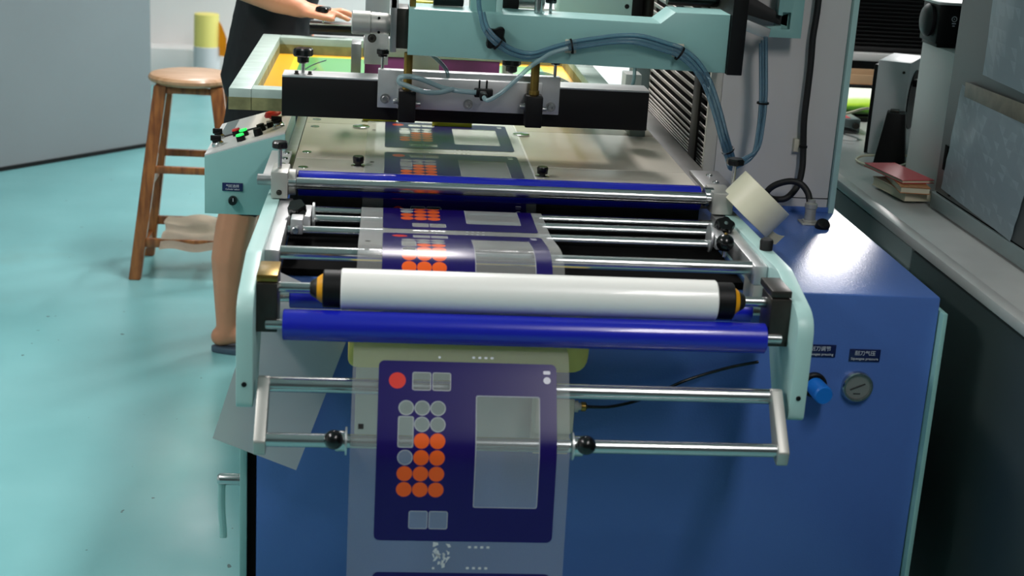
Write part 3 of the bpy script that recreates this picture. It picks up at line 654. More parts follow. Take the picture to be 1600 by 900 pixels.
def at_s(s, d=0.0):
    s = max(0.0, min(SL[-1] - 1e-6, s)); lo, hi = 0, len(SL) - 1
    while hi - lo > 1:
        md = (lo + hi) // 2
        if SL[md] <= s: lo = md
        else: hi = md
    t = (s - SL[lo]) / max(1e-9, SL[lo + 1] - SL[lo]); p = PS[lo].lerp(PS[lo + 1], t)
    a = PS[max(lo - 1, 0)]; c = PS[min(lo + 2, len(PS) - 1)]; tg = (c - a).normalized()
    return p + Vector((0, tg.z, -tg.y)) * d
def s_where(f):
    for i in range(len(PS)):
        if f(PS[i]): return SL[i]
def strip(name, parent, m, x0, x1, s0, s1, d, ds=0.006, nx=1, thick=0.0, sides=True):
    n = max(1, int((s1 - s0) / ds)); bm = bmesh.new(); uvl = bm.loops.layers.uv.new('UVMap'); rows = []
    for i in range(n + 1):
        v = i / n; p = at_s(s0 + (s1 - s0) * v, d)
        rows.append([(bm.verts.new((x0 + (x1 - x0) * k / nx, p.y, p.z)), k / nx, v) for k in range(nx + 1)])
    for A, B in zip(rows, rows[1:]):
        for k in range(nx):
            f = bm.faces.new((A[k][0], B[k][0], B[k + 1][0], A[k + 1][0]))
            for l, q in zip(f.loops, (A[k], B[k], B[k + 1], A[k + 1])): l[uvl].uv = (q[1], q[2])
    me = bpy.data.meshes.new(name); bm.to_mesh(me); bm.free(); me.shade_smooth()
    return link(name, me, m, parent)
PH = 0.315
sE = s_where(lambda p: p.y < 2.45 and p.z < 0.7430); sB = s_where(lambda p: p.y < 3.342); sD = s_where(lambda p: p.y < 2.725)
TOPS = [(-4, sB - 0.055 - PH), (-3, sB), (-2, sD - 0.045 - PH), (-1, sD), (0, sE), (1, sE + PH + 0.057)]; PX0, PX1 = 0.007, 0.311; PW = PX1 - PX0
def panel_mat():
    m = bpy.data.materials.new('panel_print'); m.use_nodes = True; nt = m.node_tree; nt.nodes.clear()
    out = nt.nodes.new('ShaderNodeOutputMaterial'); uv = nt.nodes.new('ShaderNodeUVMap'); uv.uv_map = 'UVMap'
    sp = nt.nodes.new('ShaderNodeSeparateXYZ'); nt.links.new(uv.outputs[0], sp.inputs[0])
    def op(o, a, b=None):
        n = nt.nodes.new('ShaderNodeMath'); n.operation = o
        for i, v in enumerate((a, b)):
            if v is None: continue
            if isinstance(v, (int, float)): n.inputs[i].default_value = v
            else: nt.links.new(v, n.inputs[i])
        return n.outputs[0]
    U = op('MULTIPLY', sp.outputs['X'], PW); V = op('MULTIPLY', sp.outputs['Y'], PH)
    def circ(u, v, r):
        dx = op('SUBTRACT', U, u * PW); dy = op('SUBTRACT', V, v * PH)
        return op('SUBTRACT', op('SQRT', op('ADD', op('MULTIPLY', dx, dx), op('MULTIPLY', dy, dy))), r)
    def rbox(u0, u1, v0, v1, r):
        cx, cy = (u0 + u1) / 2 * PW, (v0 + v1) / 2 * PH; hw, hh = (u1 - u0) / 2 * PW - r, (v1 - v0) / 2 * PH - r
        qx = op('SUBTRACT', op('ABSOLUTE', op('SUBTRACT', U, cx)), hw); qy = op('SUBTRACT', op('ABSOLUTE', op('SUBTRACT', V, cy)), hh)
        ox = op('MAXIMUM', qx, 0.0); oy = op('MAXIMUM', qy, 0.0)
        return op('SUBTRACT', op('SQRT', op('ADD', op('MULTIPLY', ox, ox), op('MULTIPLY', oy, oy))), r)
    def union(L):
        d = L[0]
        for x in L[1:]: d = op('MINIMUM', d, x)
        return d
    inside = lambda d, e=0.0: op('LESS_THAN', d, e)
    c0, c1, c2 = 0.158, 0.247, 0.335; rows = [0.262, 0.351, 0.440, 0.530, 0.619, 0.708]; rr = 0.0131
    orange = union([circ(c, rows[2], rr) for c in (c1, c2)] + [circ(c, rows[3], rr) for c in (c1, c2)] + [circ(c, rows[k], rr) for k in (4, 5) for c in (c0, c1, c2)])
    red = circ(0.105, 0.112, 0.0142)
    clear = union([circ(c, rows[0], rr) for c in (c0, c1, c2)] + [circ(c, rows[1], rr) for c in (c1, c2)] + [circ(c0, rows[3], rr),
        rbox(c0 - 0.044, c0 + 0.044, 0.308, 0.478, 0.004), rbox(0.188, 0.294, 0.062, 0.165, 0.004), rbox(0.300, 0.405, 0.062, 0.165, 0.004),
        rbox(0.190, 0.296, 0.828, 0.932, 0.004), rbox(0.302, 0.408, 0.828, 0.932, 0.004)])
    win = rbox(0.545, 0.905, 0.185, 0.805, 0.004)
    marks = union([rbox(0.925, 0.965, 0.038, 0.058, 0.002), circ(0.946, 0.092, 0.0062)])
    outline = rbox(0.0, 1.0, 0.0, 1.0, 0.010)
    allc = op('MINIMUM', clear, win)
    # colour
    def mix(fac, a, b):
        n = nt.nodes.new('ShaderNodeMixRGB'); nt.links.new(fac, n.inputs[0])
        for i, v in ((1, a), (2, b)):
            if isinstance(v, tuple): n.inputs[i].default_value = v
            else: nt.links.new(v, n.inputs[i])
        return n.outputs[0]
    col = mix(inside(orange), lin((24, 11, 86)), lin((226, 92, 34)))
    col = mix(inside(red), col, lin((206, 58, 48)))
    col = mix(inside(marks), col, lin((205, 205, 215)))
    col = mix(inside(allc), col, lin((205, 208, 214)))
    rim = op('MULTIPLY', inside(allc), op('GREATER_THAN', allc, -0.0016))
    p = nt.nodes.new('ShaderNodeBsdfPrincipled'); nt.links.new(col, p.inputs['Base Color']); p.inputs['Roughness'].default_value = 0.3; p.inputs['Specular IOR Level'].default_value = 0.3
    t = nt.nodes.new('ShaderNodeBsdfTransparent')
    opac = op('MAXIMUM', op('SUBTRACT', 1.0, inside(allc)), op('ADD', 0.06, op('MULTIPLY', rim, 0.40)))
    opac = op('MULTIPLY', opac, inside(outline))
    mx = nt.nodes.new('ShaderNodeMixShader'); nt.links.new(opac, mx.inputs[0]); nt.links.new(t.outputs[0], mx.inputs[1]); nt.links.new(p.outputs[0], mx.inputs[2])
    nt.links.new(mx.outputs[0], out.inputs[0]); M['panel_print'] = m
panel_mat()
fw = thing('film_web', 'clear plastic film web printed with navy keypad panels hanging over the rollers', 'film', (0.15, 2.6, 0.12))
strip('clear_film', fw, 'film', -0.037, 0.333, 0.0, SL[-1], 0.0, 0.006, 6)
names = {-4: 'navy panel nearest the printing head', -3: 'navy panel just behind the steel feed bar', -2: 'navy panel lying on the idle rods', -1: 'navy panel bending down behind the white roll', 0: 'navy keypad panel hanging upright in front', 1: 'navy panel at the bottom edge of the picture'}
for k, s0 in TOPS:
    po = strip('printed_panel', fw, 'panel_print', PX0, PX1, s0, s0 + PH, 0.0005, 0.005, 4); po['label'] = names[k]
    strip('registration_mark', po, 'black', -0.0245, -0.0155, s0 + 0.112, s0 + 0.121, 0.0005)
    for q in range(4):
        strip('dot_mark', po, 'sign_white', 0.168 + q * 0.0105, 0.173 + q * 0.0105, s0 + PH + 0.008, s0 + PH + 0.012, 0.0005)
        strip('dot_mark', po, 'sign_white', 0.166 + q * 0.0105, 0.171 + q * 0.0105, s0 - 0.011, s0 - 0.007, 0.0005)
    strip('dot_mark', po, 'sign_white', 0.108, 0.112, s0 - 0.010, s0 - 0.006, 0.0005)
rnd = random.Random(3); bm = bmesh.new()
for q in range(26):   # worn white scuff below the hanging panel
    cx = 0.118 + rnd.gauss(0, 0.008); s = sE + PH + 0.027 + rnd.gauss(0, 0.010); a = rnd.uniform(0.002, 0.005); bb = rnd.uniform(0.001, 0.004); sh = rnd.uniform(-0.003, 0.004)
    vs = []
    for (u, v) in ((-1, -1), (0.7, -0.8), (1, 0.6), (-0.2, 1)):
        p = at_s(s + v * a, 0.0006); vs.append(bm.verts.new((cx + u * bb - v * sh, p.y, p.z)))
    bm.faces.new(vs)
build('scuff', bm, 'sign_white', fw)

tag(box('base_sheet', None, 'white_paper', (-0.016, 0.338), (3.094, 4.25), (0.9002, 0.9010), 0), 'white base sheet lying on the printing table under the film', 'paper')
# ------------------------------------------------------------------ screen frame
sf = thing('printing_screen', 'mint-grey aluminium printing screen with green stencil mesh, clamped behind the black beam', 'printing screen', (0.12, 3.77, 0.99))
mat('frame_mint', (172, 190, 182), 0.5, 0.25, noise=0.18, nscale=14, aniso=(1.0, 5.0, 1.0))
mat('frame_stained', (140, 140, 96), 0.6, 0.1, noise=0.55, nscale=16)
fx0, fx1, fy0, fy1 = -0.344, 0.556, 3.304, 4.232; tw = 0.05
for nm, x, y in (('frame_rail', (fx0, fx0 + tw), (fy0, fy1)), ('frame_rail', (fx1 - tw, fx1), (fy0, fy1)), ('frame_rail', (fx0 + tw, fx1 - tw), (fy0, fy0 + tw)), ('frame_rail', (fx0 + tw, fx1 - tw), (fy1 - tw, fy1))):
    r_ = box(nm, sf, 'frame_mint', x, y, (0.990, 1.038), 0.002)
    box('resin_stain', r_, 'frame_stained', (x[0] - 0.0006, x[1] + 0.0006), (y[0] - 0.0006, y[1] + 0.0006), (0.9896, 1.018), 0)
def ring(name, m, x0, x1, y0, y1, i, j, k, l, z):
    bm = bmesh.new()
    O = [bm.verts.new((x, y, z)) for x, y in ((x0, y0), (x1, y0), (x1, y1), (x0, y1))]
    I = [bm.verts.new((x, y, z)) for x, y in ((x0 + i, y0 + k), (x1 - j, y0 + k), (x1 - j, y1 - l), (x0 + i, y1 - l))]
    for q in range(4): bm.faces.new((O[q], O[(q + 1) % 4], I[(q + 1) % 4], I[q]))
    return build(name, bm, m, sf)
mx0, mx1, my0, my1 = fx0 + tw, fx1 - tw, fy0 + tw, fy1 - tw
ring('mesh_border', 'orange_ink', mx0, mx1, my0, my1, 0.045, 0.045, 0.02, 0.03, 0.992)
ring('emulsion_border', 'yellow_mesh', mx0 + 0.045, mx1 - 0.045, my0 + 0.02, my1 - 0.03, 0.02, 0.02, 0.012, 0.015, 0.992)
bm = bmesh.new(); bm.faces.new([bm.verts.new((x, y, 0.992)) for x, y in ((mx0 + 0.065, my0 + 0.032), (mx1 - 0.065, my0 + 0.032), (mx1 - 0.065, my1 - 0.045), (mx0 + 0.065, my1 - 0.045))])
build('stencil', bm, 'green_mesh', sf)
for (pts) in ([(-0.225, 3.55, 0.994), (-0.221, 3.75, 0.994), (-0.20, 3.95, 0.994), (-0.16, 4.08, 0.994)], [(-0.205, 3.56, 0.994), (-0.200, 3.76, 0.994), (-0.18, 3.93, 0.994)], [(0.40, 3.55, 0.994), (0.41, 3.72, 0.994), (0.39, 3.9, 0.994)]):
    tube('ink_line', sf, 'sign_blue', pts, 0.0012, 6, 6)

# ------------------------------------------------------------------ tape roll
tr = thing('tape_roll', 'cream roll of wide masking tape tilted on the right side plate', 'tape roll', (0.779, 2.965, 0.83))
td = Vector((0.66, 0.0, 0.75)).normalized(); tc_ = Vector((0.788, 2.962, 0.898))
lathe('tape', tr, 'tape', tc_ - td * 0.034, td, [(0, 0.040), (0, 0.0645), (0.001, 0.0655), (0.067, 0.0655), (0.068, 0.0645), (0.068, 0.040), (0, 0.040)], 56, False)
lathe('core', tr, 'cardboard', tc_ - td * 0.033, td, [(0, 0.037), (0, 0.040), (0.066, 0.040), (0.066, 0.037), (0, 0.037)], 40, False)
s_, t_, a_ = frame_to(td)
bm = bmesh.new(); prev = None
for k in range(6):
    c = tc_ + Vector((0.045, 0.0, -0.048)) + Vector((0.0055, -0.002, -0.005 + 0.0006 * k)) * k
    cur = (bm.verts.new(c - td * 0.008), bm.verts.new(c - td * 0.034))
    if prev: bm.faces.new((prev[0], cur[0], cur[1], prev[1]))
    prev = cur
bmesh.ops.solidify(bm, geom=bm.faces[:], thickness=0.0006)
build('loose_end', bm, 'tape', tr)

# ------------------------------------------------------------------ hanging paper sheet
def sheet(name, corners, m, n=10, wave=0.006, thick=0.0005):
    A, B, C_, D = [Vector(c) for c in corners]; bm = bmesh.new(); g = []
    nrm = (B - A).cross(D - A).normalized()
    for i in range(n + 1):
        row = []
        for j in range(n + 1):
            u, v = i / n, j / n
            p = A.lerp(B, u).lerp(D.lerp(C_, u), v) + nrm * wave * math.sin(2.2 * u + 1.3 * v) * math.sin(3.1 * v)
            row.append(bm.verts.new(p))
        g.append(row)
    for i in range(n):
        for j in range(n): bm.faces.new((g[i][j], g[i + 1][j], g[i + 1][j + 1], g[i][j + 1]))
    bmesh.ops.solidify(bm, geom=bm.faces[:], thickness=thick)
    return build(name, bm, m, None, angle=60)
tag(sheet('paper_sheet', [(-0.300, 2.60, 0.492), (-0.143, 2.60, 0.430), (-0.033, 2.605, 0.755), (-0.20, 2.605, 0.832)], 'paper'), 'plain grey-white paper sheet hanging askew beside the blue cabinet front', 'paper')

# ------------------------------------------------------------------ wooden stool and cloth
SX, SY = -0.690, 5.37
st = thing('wooden_stool', 'tall round wooden stool with splayed brown legs behind the control box', 'stool', (SX, SY, 0))
lathe('seat', st, 'wood_seat', (SX, SY, 0.700), (0, 0, 1), [(0, 0.13), (0.002, 0.140), (0.012, 0.153), (0.022, 0.154), (0.031, 0.147), (0.035, 0.13), (0.036, 0)], 48)
def leg_bar(name, p0, p1, w0, w1, m):
    p0, p1 = Vector(p0), Vector(p1); bm = bmesh.new(); R0 = []
    for p, wd in ((p0, w0), (p1, w1)):
        R0.append([bm.verts.new(p + Vector((sx * wd[0] / 2, sy * wd[1] / 2, 0))) for sx, sy in ((-1, -1), (1, -1), (1, 1), (-1, 1))])
    fs = [bm.faces.new(R0[0][::-1]), bm.faces.new(R0[1])] + [bm.faces.new((R0[0][k], R0[0][(k + 1) % 4], R0[1][(k + 1) % 4], R0[1][k])) for k in range(4)]
    bmesh.ops.bevel(bm, geom=list({e for f in fs for e in f.edges}), offset=0.003, segments=2, affect='EDGES')
    return build(name, bm, m, st)
def leg_at(sx, sy, z):
    t = 1 - z / 0.70
    return Vector((SX + sx * (0.098 + 0.090 * t), SY + sy * (0.085 + 0.075 * t), z))
for sx in (-1, 1):
    for sy in (-1, 1): leg_bar('leg', leg_at(sx, sy, 0.0), leg_at(sx, sy, 0.70), (0.042, 0.036), (0.046, 0.036), 'wood_leg')
def rung(name, a, b2, hh, th):
    bm = bmesh.new(); d = b2 - a; L = d.length; c = (a + b2) / 2; ang = math.atan2(d.y, d.x)
    add_box(bm, (c.x - L / 2, c.x + L / 2), (c.y - th / 2, c.y + th / 2), (c.z - hh / 2, c.z + hh / 2), 0.002, 2, Matrix.Rotation(ang, 3, 'Z'))
    return build(name, bm, 'wood_leg', st)
for sy, zz in ((-1, 0.40), (1, 0.415)): rung('rung', leg_at(-1, sy, zz), leg_at(1, sy, zz), 0.026, 0.018)
for sy, zz in ((-1, 0.135), (1, 0.145)): rung('rung', leg_at(-1, sy, zz), leg_at(1, sy, zz), 0.032, 0.018)
for sx, zz in ((-1, 0.34), (1, 0.34), (-1, 0.09), (1, 0.09)): rung('rung', leg_at(sx, -1, zz), leg_at(sx, 1, zz), 0.026, 0.018)
for sy in (-1, 1): rung('apron', leg_at(-1, sy, 0.683), leg_at(1, sy, 0.683), 0.022, 0.018)
for sx in (-1, 1): rung('apron', leg_at(sx, -1, 0.683), leg_at(sx, 1, 0.683), 0.022, 0.018)
bm = bmesh.new(); g = []
for i in range(15):
    row = []
    for j in range(25):
        u, v = i / 14, j / 24
        yv = SY - 0.17 + 0.33 * v; z = 0.166 + 0.006 * math.sin(9 * u + 4 * v) + 0.004 * math.sin(17 * v)
        if v < 0.1: z -= (0.1 - v) * 0.5
        row.append(bm.verts.new((SX - 0.10 + 0.24 * u + 0.012 * math.sin(7 * v), yv, z)))
    g.append(row)
for i in range(14):
    for j in range(24): bm.faces.new((g[i][j], g[i + 1][j], g[i + 1][j + 1], g[i][j + 1]))
bmesh.ops.solidify(bm, geom=bm.faces[:], thickness=0.005)
tag(build('folded_cloth', bm, 'cloth', None, angle=80), 'worn beige cloth laid over the lower rungs of the wooden stool', 'cloth')

# ------------------------------------------------------------------ yellow roll on white roll by the back wall
w1 = thing('white_roll', 'white paper roll standing on the floor under the yellow roll', 'paper roll', (-1.085, 9.15, 0))
lathe('roll_body', w1, 'pc_white', (-1.085, 9.15, 0), (0, 0, 1), [(0, 0.03), (0, 0.079), (0.002, 0.081), (0.292, 0.081), (0.294, 0.079), (0.294, 0.03)], 36)
lathe('roll_core', w1, 'cardboard', (-1.085, 9.15, 0), (0, 0, 1), [(0, 0.026), (0, 0.03), (0.290, 0.03), (0.290, 0.026)], 24)
y1_ = thing('yellow_roll', 'pale yellow film roll with a loose end, standing by the white back wall', 'film roll', (-1.085, 9.15, 0.294))
lathe('roll_body', y1_, 'yellow_roll', (-1.085, 9.15, 0.294), (0, 0, 1), [(0, 0.028), (0, 0.078), (0.195, 0.075), (0.197, 0.070), (0.197, 0.028)], 36)
lathe('roll_core', y1_, 'cardboard', (-1.085, 9.15, 0.294), (0, 0, 1), [(0, 0.022), (0, 0.028), (0.19, 0.028), (0.19, 0.022)], 24)
bm = bmesh.new(); prev = None
for k in range(9):
    u = k / 8; p = Vector((-1.010 + 0.05 * u, 9.13 - 0.03 * u, 0.0)); zt = 0.45 - 0.10 * u ** 1.5
    cur = (bm.verts.new((p.x, p.y, zt)), bm.verts.new((p.x, p.y, 0.24)))
    if prev: bm.faces.new((prev[0], cur[0], cur[1], prev[1]))
    prev = cur
bmesh.ops.solidify(bm, geom=bm.faces[:], thickness=0.001)
build('loose_end', bm, 'yellow_ring', y1_)

# ------------------------------------------------------------------ person
def blob(name, chains, m, parent, voxel=0.009, smooth=4, extra=None):
    bm = bmesh.new()
    for ch in chains:
        pts = [Vector(c[:3]) for c in ch]; rad = [c[3] for c in ch]; sc = [c[4] if len(c) > 4 else (1, 1, 1) for c in ch]
        for i in range(len(pts) - 1):
            L = (pts[i + 1] - pts[i]).length; n = max(2, int(L / (min(rad[i], rad[i + 1]) * 0.28)))
            for k in range(n + 1):
                t = k / n; p = pts[i].lerp(pts[i + 1], t); r = rad[i] * (1 - t) + rad[i + 1] * t
                s3 = [sc[i][q] * (1 - t) + sc[i + 1][q] * t for q in range(3)]
                bmesh.ops.create_icosphere(bm, subdivisions=2, radius=1.0, matrix=Matrix.Translation(p) @ Matrix.Diagonal((r * s3[0], r * s3[1], r * s3[2], 1)))
    me = bpy.data.meshes.new('b'); bm.to_mesh(me); bm.free(); o = bpy.data.objects.new('b', me); COL.objects.link(o)
    md = o.modifiers.new('r', 'REMESH'); md.mode = 'VOXEL'; md.voxel_size = voxel
    sm = o.modifiers.new('s', 'SMOOTH'); sm.iterations = smooth; sm.factor = 0.5
    dg = bpy.context.evaluated_depsgraph_get(); dg.update()
    me2 = bpy.data.meshes.new_from_object(o.evaluated_get(dg)); me2.name = name
    bpy.data.objects.remove(o, do_unlink=True); me2.materials.clear(); me2.shade_smooth()
    return link(name, me2, m, parent)
pn_ = thing('person', 'person in black T-shirt and shorts standing beside the machine, hand on the rear clamp', 'person', (-0.42, 4.55, 0))
T = (0.95, 1.28, 1.0)
hz = 1.099
body = blob('body', [
    # right leg, nearest the camera
    [(-0.355, 4.49, 0.84, 0.092), (-0.395, 4.465, 0.66, 0.080), (-0.430, 4.46, 0.47, 0.064), (-0.443, 4.46, 0.41, 0.064), (-0.460, 4.46, 0.31, 0.060), (-0.466, 4.46, 0.20, 0.046), (-0.468, 4.46, 0.10, 0.037), (-0.468, 4.46, 0.065, 0.037)],
    [(-0.488, 4.46, 0.050, 0.033), (-0.44, 4.458, 0.062, 0.034), (-0.36, 4.452, 0.045, 0.032, (1, 1.25, 0.9)), (-0.29, 4.447, 0.032, 0.022, (1, 1.9, 0.7))],
    # left leg
    [(-0.345, 4.64, 0.84, 0.092), (-0.365, 4.68, 0.66, 0.080), (-0.385, 4.70, 0.47, 0.064), (-0.405, 4.70, 0.31, 0.060), (-0.415, 4.70, 0.10, 0.037), (-0.415, 4.70, 0.065, 0.037)],
    [(-0.435, 4.70, 0.050, 0.033), (-0.38, 4.70, 0.062, 0.034), (-0.30, 4.695, 0.045, 0.032, (1, 1.25, 0.9)), (-0.235, 4.69, 0.032, 0.022, (1, 1.9, 0.7))],
    # trunk, neck, head
    [(-0.350, 4.565, 0.92, 0.118, T), (-0.330, 4.565, 1.05, 0.112, T), (-0.290, 4.565, 1.25, 0.122, T), (-0.255, 4.565, 1.38, 0.105, (0.95, 1.4, 0.9))],
    [(-0.235, 4.565, 1.44, 0.056), (-0.195, 4.565, 1.54, 0.052)],
    [(-0.185, 4.565, 1.60, 0.088, (1.05, 0.86, 1.1)), (-0.175, 4.565, 1.645, 0.092, (1.05, 0.86, 1.05))],
    [(-0.085, 4.565, 1.605, 0.012), (-0.068, 4.565, 1.588, 0.013)],
    [(-0.11, 4.565, 1.545, 0.035), (-0.14, 4.565, 1.53, 0.035)],
    [(-0.185, 4.482, 1.60, 0.017, (1, 0.5, 1.6)), (-0.187, 4.480, 1.61, 0.017, (1, 0.5, 1.6))],
    [(-0.185, 4.648, 1.60, 0.017, (1, 0.5, 1.6)), (-0.187, 4.650, 1.61, 0.017, (1, 0.5, 1.6))],
    # right arm to the clamp
    [(-0.262, 4.395, 1.385, 0.060), (-0.33, 4.335, 1.28, 0.049), (-0.430, 4.29, 1.180, 0.044), (-0.395, 4.282, 1.163, 0.046), (-0.315, 4.275, 1.130, 0.038), (-0.240, 4.272, 1.109, 0.028)],
    [(-0.240, 4.272, 1.108, 0.026, (1, 1.2, 0.85)), (-0.170, 4.272, hz, 0.026, (1, 1.55, 0.75))],
    [(-0.175, 4.238, hz + 0.001, 0.0105), (-0.143, 4.230, hz + 0.006, 0.0098), (-0.117, 4.226, hz - 0.004, 0.0090), (-0.105, 4.225, hz - 0.010, 0.0085)],
    [(-0.163, 4.260, hz + 0.003, 0.0108), (-0.127, 4.258, hz + 0.010, 0.0102), (-0.099, 4.257, hz + 0.002, 0.0094), (-0.085, 4.256, hz - 0.006, 0.0088)],
    [(-0.163, 4.283, hz + 0.002, 0.0106), (-0.129, 4.285, hz + 0.008, 0.0100), (-0.103, 4.287, hz - 0.001, 0.0092), (-0.091, 4.288, hz - 0.008, 0.0086)],
    [(-0.170, 4.304, hz, 0.0098), (-0.143, 4.309, hz + 0.003, 0.0090), (-0.123, 4.312, hz - 0.005, 0.0084), (-0.113, 4.313, hz - 0.010, 0.008)],
    [(-0.225, 4.245, hz, 0.0125), (-0.195, 4.222, hz - 0.002, 0.0115), (-0.165, 4.212, hz - 0.006, 0.0100), (-0.151, 4.210, hz - 0.010, 0.0092)],
    # left arm resting
    [(-0.258, 4.735, 1.385, 0.060), (-0.28, 4.80, 1.27, 0.049), (-0.30, 4.82, 1.13, 0.044), (-0.28, 4.82, 1.02, 0.040), (-0.24, 4.80, 0.89, 0.028)],
    [(-0.24, 4.80, 0.89, 0.026), (-0.225, 4.795, 0.83, 0.026, (1.25, 0.75, 1.2))],
    [(-0.205, 4.80, 0.82, 0.0105), (-0.195, 4.795, 0.765, 0.009), (-0.205, 4.79, 0.735, 0.0082)], [(-0.220, 4.80, 0.815, 0.0108), (-0.213, 4.795, 0.755, 0.0092), (-0.222, 4.79, 0.722, 0.0084)], [(-0.236, 4.80, 0.815, 0.0105), (-0.232, 4.795, 0.758, 0.009), (-0.24, 4.79, 0.728, 0.0082)], [(-0.250, 4.80, 0.82, 0.0098), (-0.25, 4.795, 0.772, 0.0084), (-0.256, 4.79, 0.748, 0.0078)], [(-0.21, 4.785, 0.86, 0.012), (-0.185, 4.775, 0.825, 0.0105), (-0.18, 4.77, 0.80, 0.0095)],
], 'skin', pn_, 0.0065, 3)
blob('tshirt', [
    [(-0.362, 4.565, 0.870, 0.148, T), (-0.342, 4.565, 1.04, 0.132, T), (-0.292, 4.565, 1.25, 0.134, T), (-0.257, 4.565, 1.375, 0.116, (0.95, 1.42, 0.9))],
    [(-0.255, 4.42, 1.39, 0.072), (-0.335, 4.335, 1.27, 0.066), (-0.345, 4.328, 1.255, 0.066)],
    [(-0.255, 4.71, 1.39, 0.072), (-0.27, 4.79, 1.26, 0.066)],
], 'shirt', pn_, 0.009, 4)
blob('shorts', [
    [(-0.352, 4.565, 0.93, 0.126, T), (-0.350, 4.565, 0.84, 0.126, T)],
    [(-0.352, 4.475, 0.86, 0.114), (-0.392, 4.465, 0.66, 0.104), (-0.418, 4.460, 0.53, 0.096)],
    [(-0.345, 4.655, 0.86, 0.114), (-0.365, 4.68, 0.66, 0.104), (-0.380, 4.695, 0.53, 0.096)],
], 'shorts', pn_, 0.009, 4)
blob('hair', [[(-0.200, 4.565, 1.655, 0.098, (1.02, 0.9, 0.9)), (-0.205, 4.565, 1.675, 0.092, (1.05, 0.92, 0.85))], [(-0.245, 4.565, 1.60, 0.05, (0.9, 1.3, 1.2)), (-0.235, 4.565, 1.64, 0.06, (0.9, 1.3, 1.2))]], 'hair', pn_, 0.008, 3)
for yy in (4.535, 4.595):
    bm = bmesh.new(); bmesh.ops.create_uvsphere(bm, u_segments=12, v_segments=8, radius=0.009, matrix=Matrix.Translation((-0.092, yy, 1.632))); build('eye', bm, 'black_gloss', pn_)
box('mouth', pn_, 'book_red', (-0.088, -0.074), (4.545, 4.585), (1.556, 1.561), 0.001)
for cx, cy in ((-0.385, 4.456), (-0.33, 4.697)):
    ol = [(cx + 0.135 * math.cos(a) * (1 if math.cos(a) > 0 else 0.98), cy + (0.044 + 0.008 * math.cos(a)) * math.sin(a)) for a in [2 * math.pi * k / 32 for k in range(32)]]
    s = prism('sandal', pn_, 'sandal', ol, 'z', 0.0, 0.020, 0.003)
    tube('sandal_strap', s, 'sandal', [(cx + 0.02, cy - 0.046, 0.02), (cx + 0.035, cy - 0.03, 0.06), (cx + 0.05, cy, 0.075), (cx + 0.035, cy + 0.03, 0.06), (cx + 0.02, cy + 0.046, 0.02)], 0.006)

# ------------------------------------------------------------------ workbench on the right
wb = thing('workbench', 'long grey steel workbench with teal-grey doors on the dark right side', 'workbench', (1.7, 3.3, 0))
box('worktop', wb, 'counter_top', (1.19, 2.30), (1.2, 5.05), (0.784, 0.800), 0.003)
box('worktop_edge', wb, 'counter_top', (1.184, 1.215), (1.2, 5.05), (0.782, 0.806), 0.004)
box('carcass', wb, 'cabinet_grey', (1.215, 2.28), (1.22, 5.03), (0.06, 0.784), 0.002)
box('plinth', wb, 'black', (1.25, 2.25), (1.25, 5.0), (0.0, 0.06), 0.001)
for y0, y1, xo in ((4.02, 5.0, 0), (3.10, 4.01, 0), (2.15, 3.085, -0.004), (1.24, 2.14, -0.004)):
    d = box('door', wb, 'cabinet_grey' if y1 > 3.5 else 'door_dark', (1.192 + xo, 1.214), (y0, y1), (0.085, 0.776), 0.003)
    cyl('lock', d, 'black', (1.192 + xo, y1 - 0.05, 0.715), (1.186 + xo, y1 - 0.05, 0.715), 0.007, 14)
# grey equipment case standing on the workbench
ec = thing('equipment_case', 'tall grey equipment case with plastic pouches, standing on the workbench', 'equipment', (1.75, 2.9, 0.806))
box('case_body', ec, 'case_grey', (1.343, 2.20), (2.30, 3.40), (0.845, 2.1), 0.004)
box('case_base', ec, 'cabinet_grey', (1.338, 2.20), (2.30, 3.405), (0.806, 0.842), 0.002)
box('base_gap', ec, 'void', (1.346, 2.19), (2.31, 3.395), (0.840, 0.846), 0)
box('rear_post', ec, 'white_paint', (1.392, 1.432), (3.402, 3.75), (0.806, 1.163), 0.003)
box('hand_slot', ec, 'void', (1.3415, 1.345), (3.345, 3.37), (0.905, 0.965), 0.0008)
for yy in (3.30, 3.05, 2.80): cyl('screw', ec, 'black', (1.343, yy, 0.860), (1.339, yy, 0.860), 0.006, 12)
# pouches
def pouch(name, outline, label, seed, tape=None):
    rn = random.Random(seed); root = thing(name, label, 'plastic pouch', (1.34, outline[0][0], outline[0][1]))
    P = [Vector((0, a, b)) for a, b in outline]; n = 14; bm = bmesh.new(); g = []
    for i in range(n + 1):
        row = []
        for j in range(n + 1):
            u, v = i / n, j / n; p = P[0].lerp(P[1], u).lerp(P[3].lerp(P[2], u), v)
            e = math.sin(math.pi * u) * math.sin(math.pi * v)
            x = 1.340 - 0.012 * e - 0.004 * abs(math.sin(9 * u + 3 * v)) * e - rn.uniform(0, 0.002)
            row.append(bm.verts.new((x, p.y, p.z)))
        g.append(row)
    for i in range(n):
        for j in range(n): bm.faces.new((g[i][j], g[i + 1][j], g[i + 1][j + 1], g[i][j + 1]))
    bmesh.ops.solidify(bm, geom=bm.faces[:], thickness=-0.0008)
    build('pouch_sleeve', bm, 'pouch_plastic', root, angle=80)
    if tape:
        bm = bmesh.new(); add_prism(bm, tape, 'x', 1.336, 1.3405, 0.0005); build('tape_strip', bm, 'old_tape', root)
    return root
pouch('plastic_pouch', [(3.315, 1.118), (2.86, 1.100), (2.93, 0.845), (3.352, 0.862)], 'clear plastic pouch taped low on the grey equipment case', 1, [(3.290, 1.128), (2.85, 1.135), (2.85, 1.095), (3.285, 1.095)])
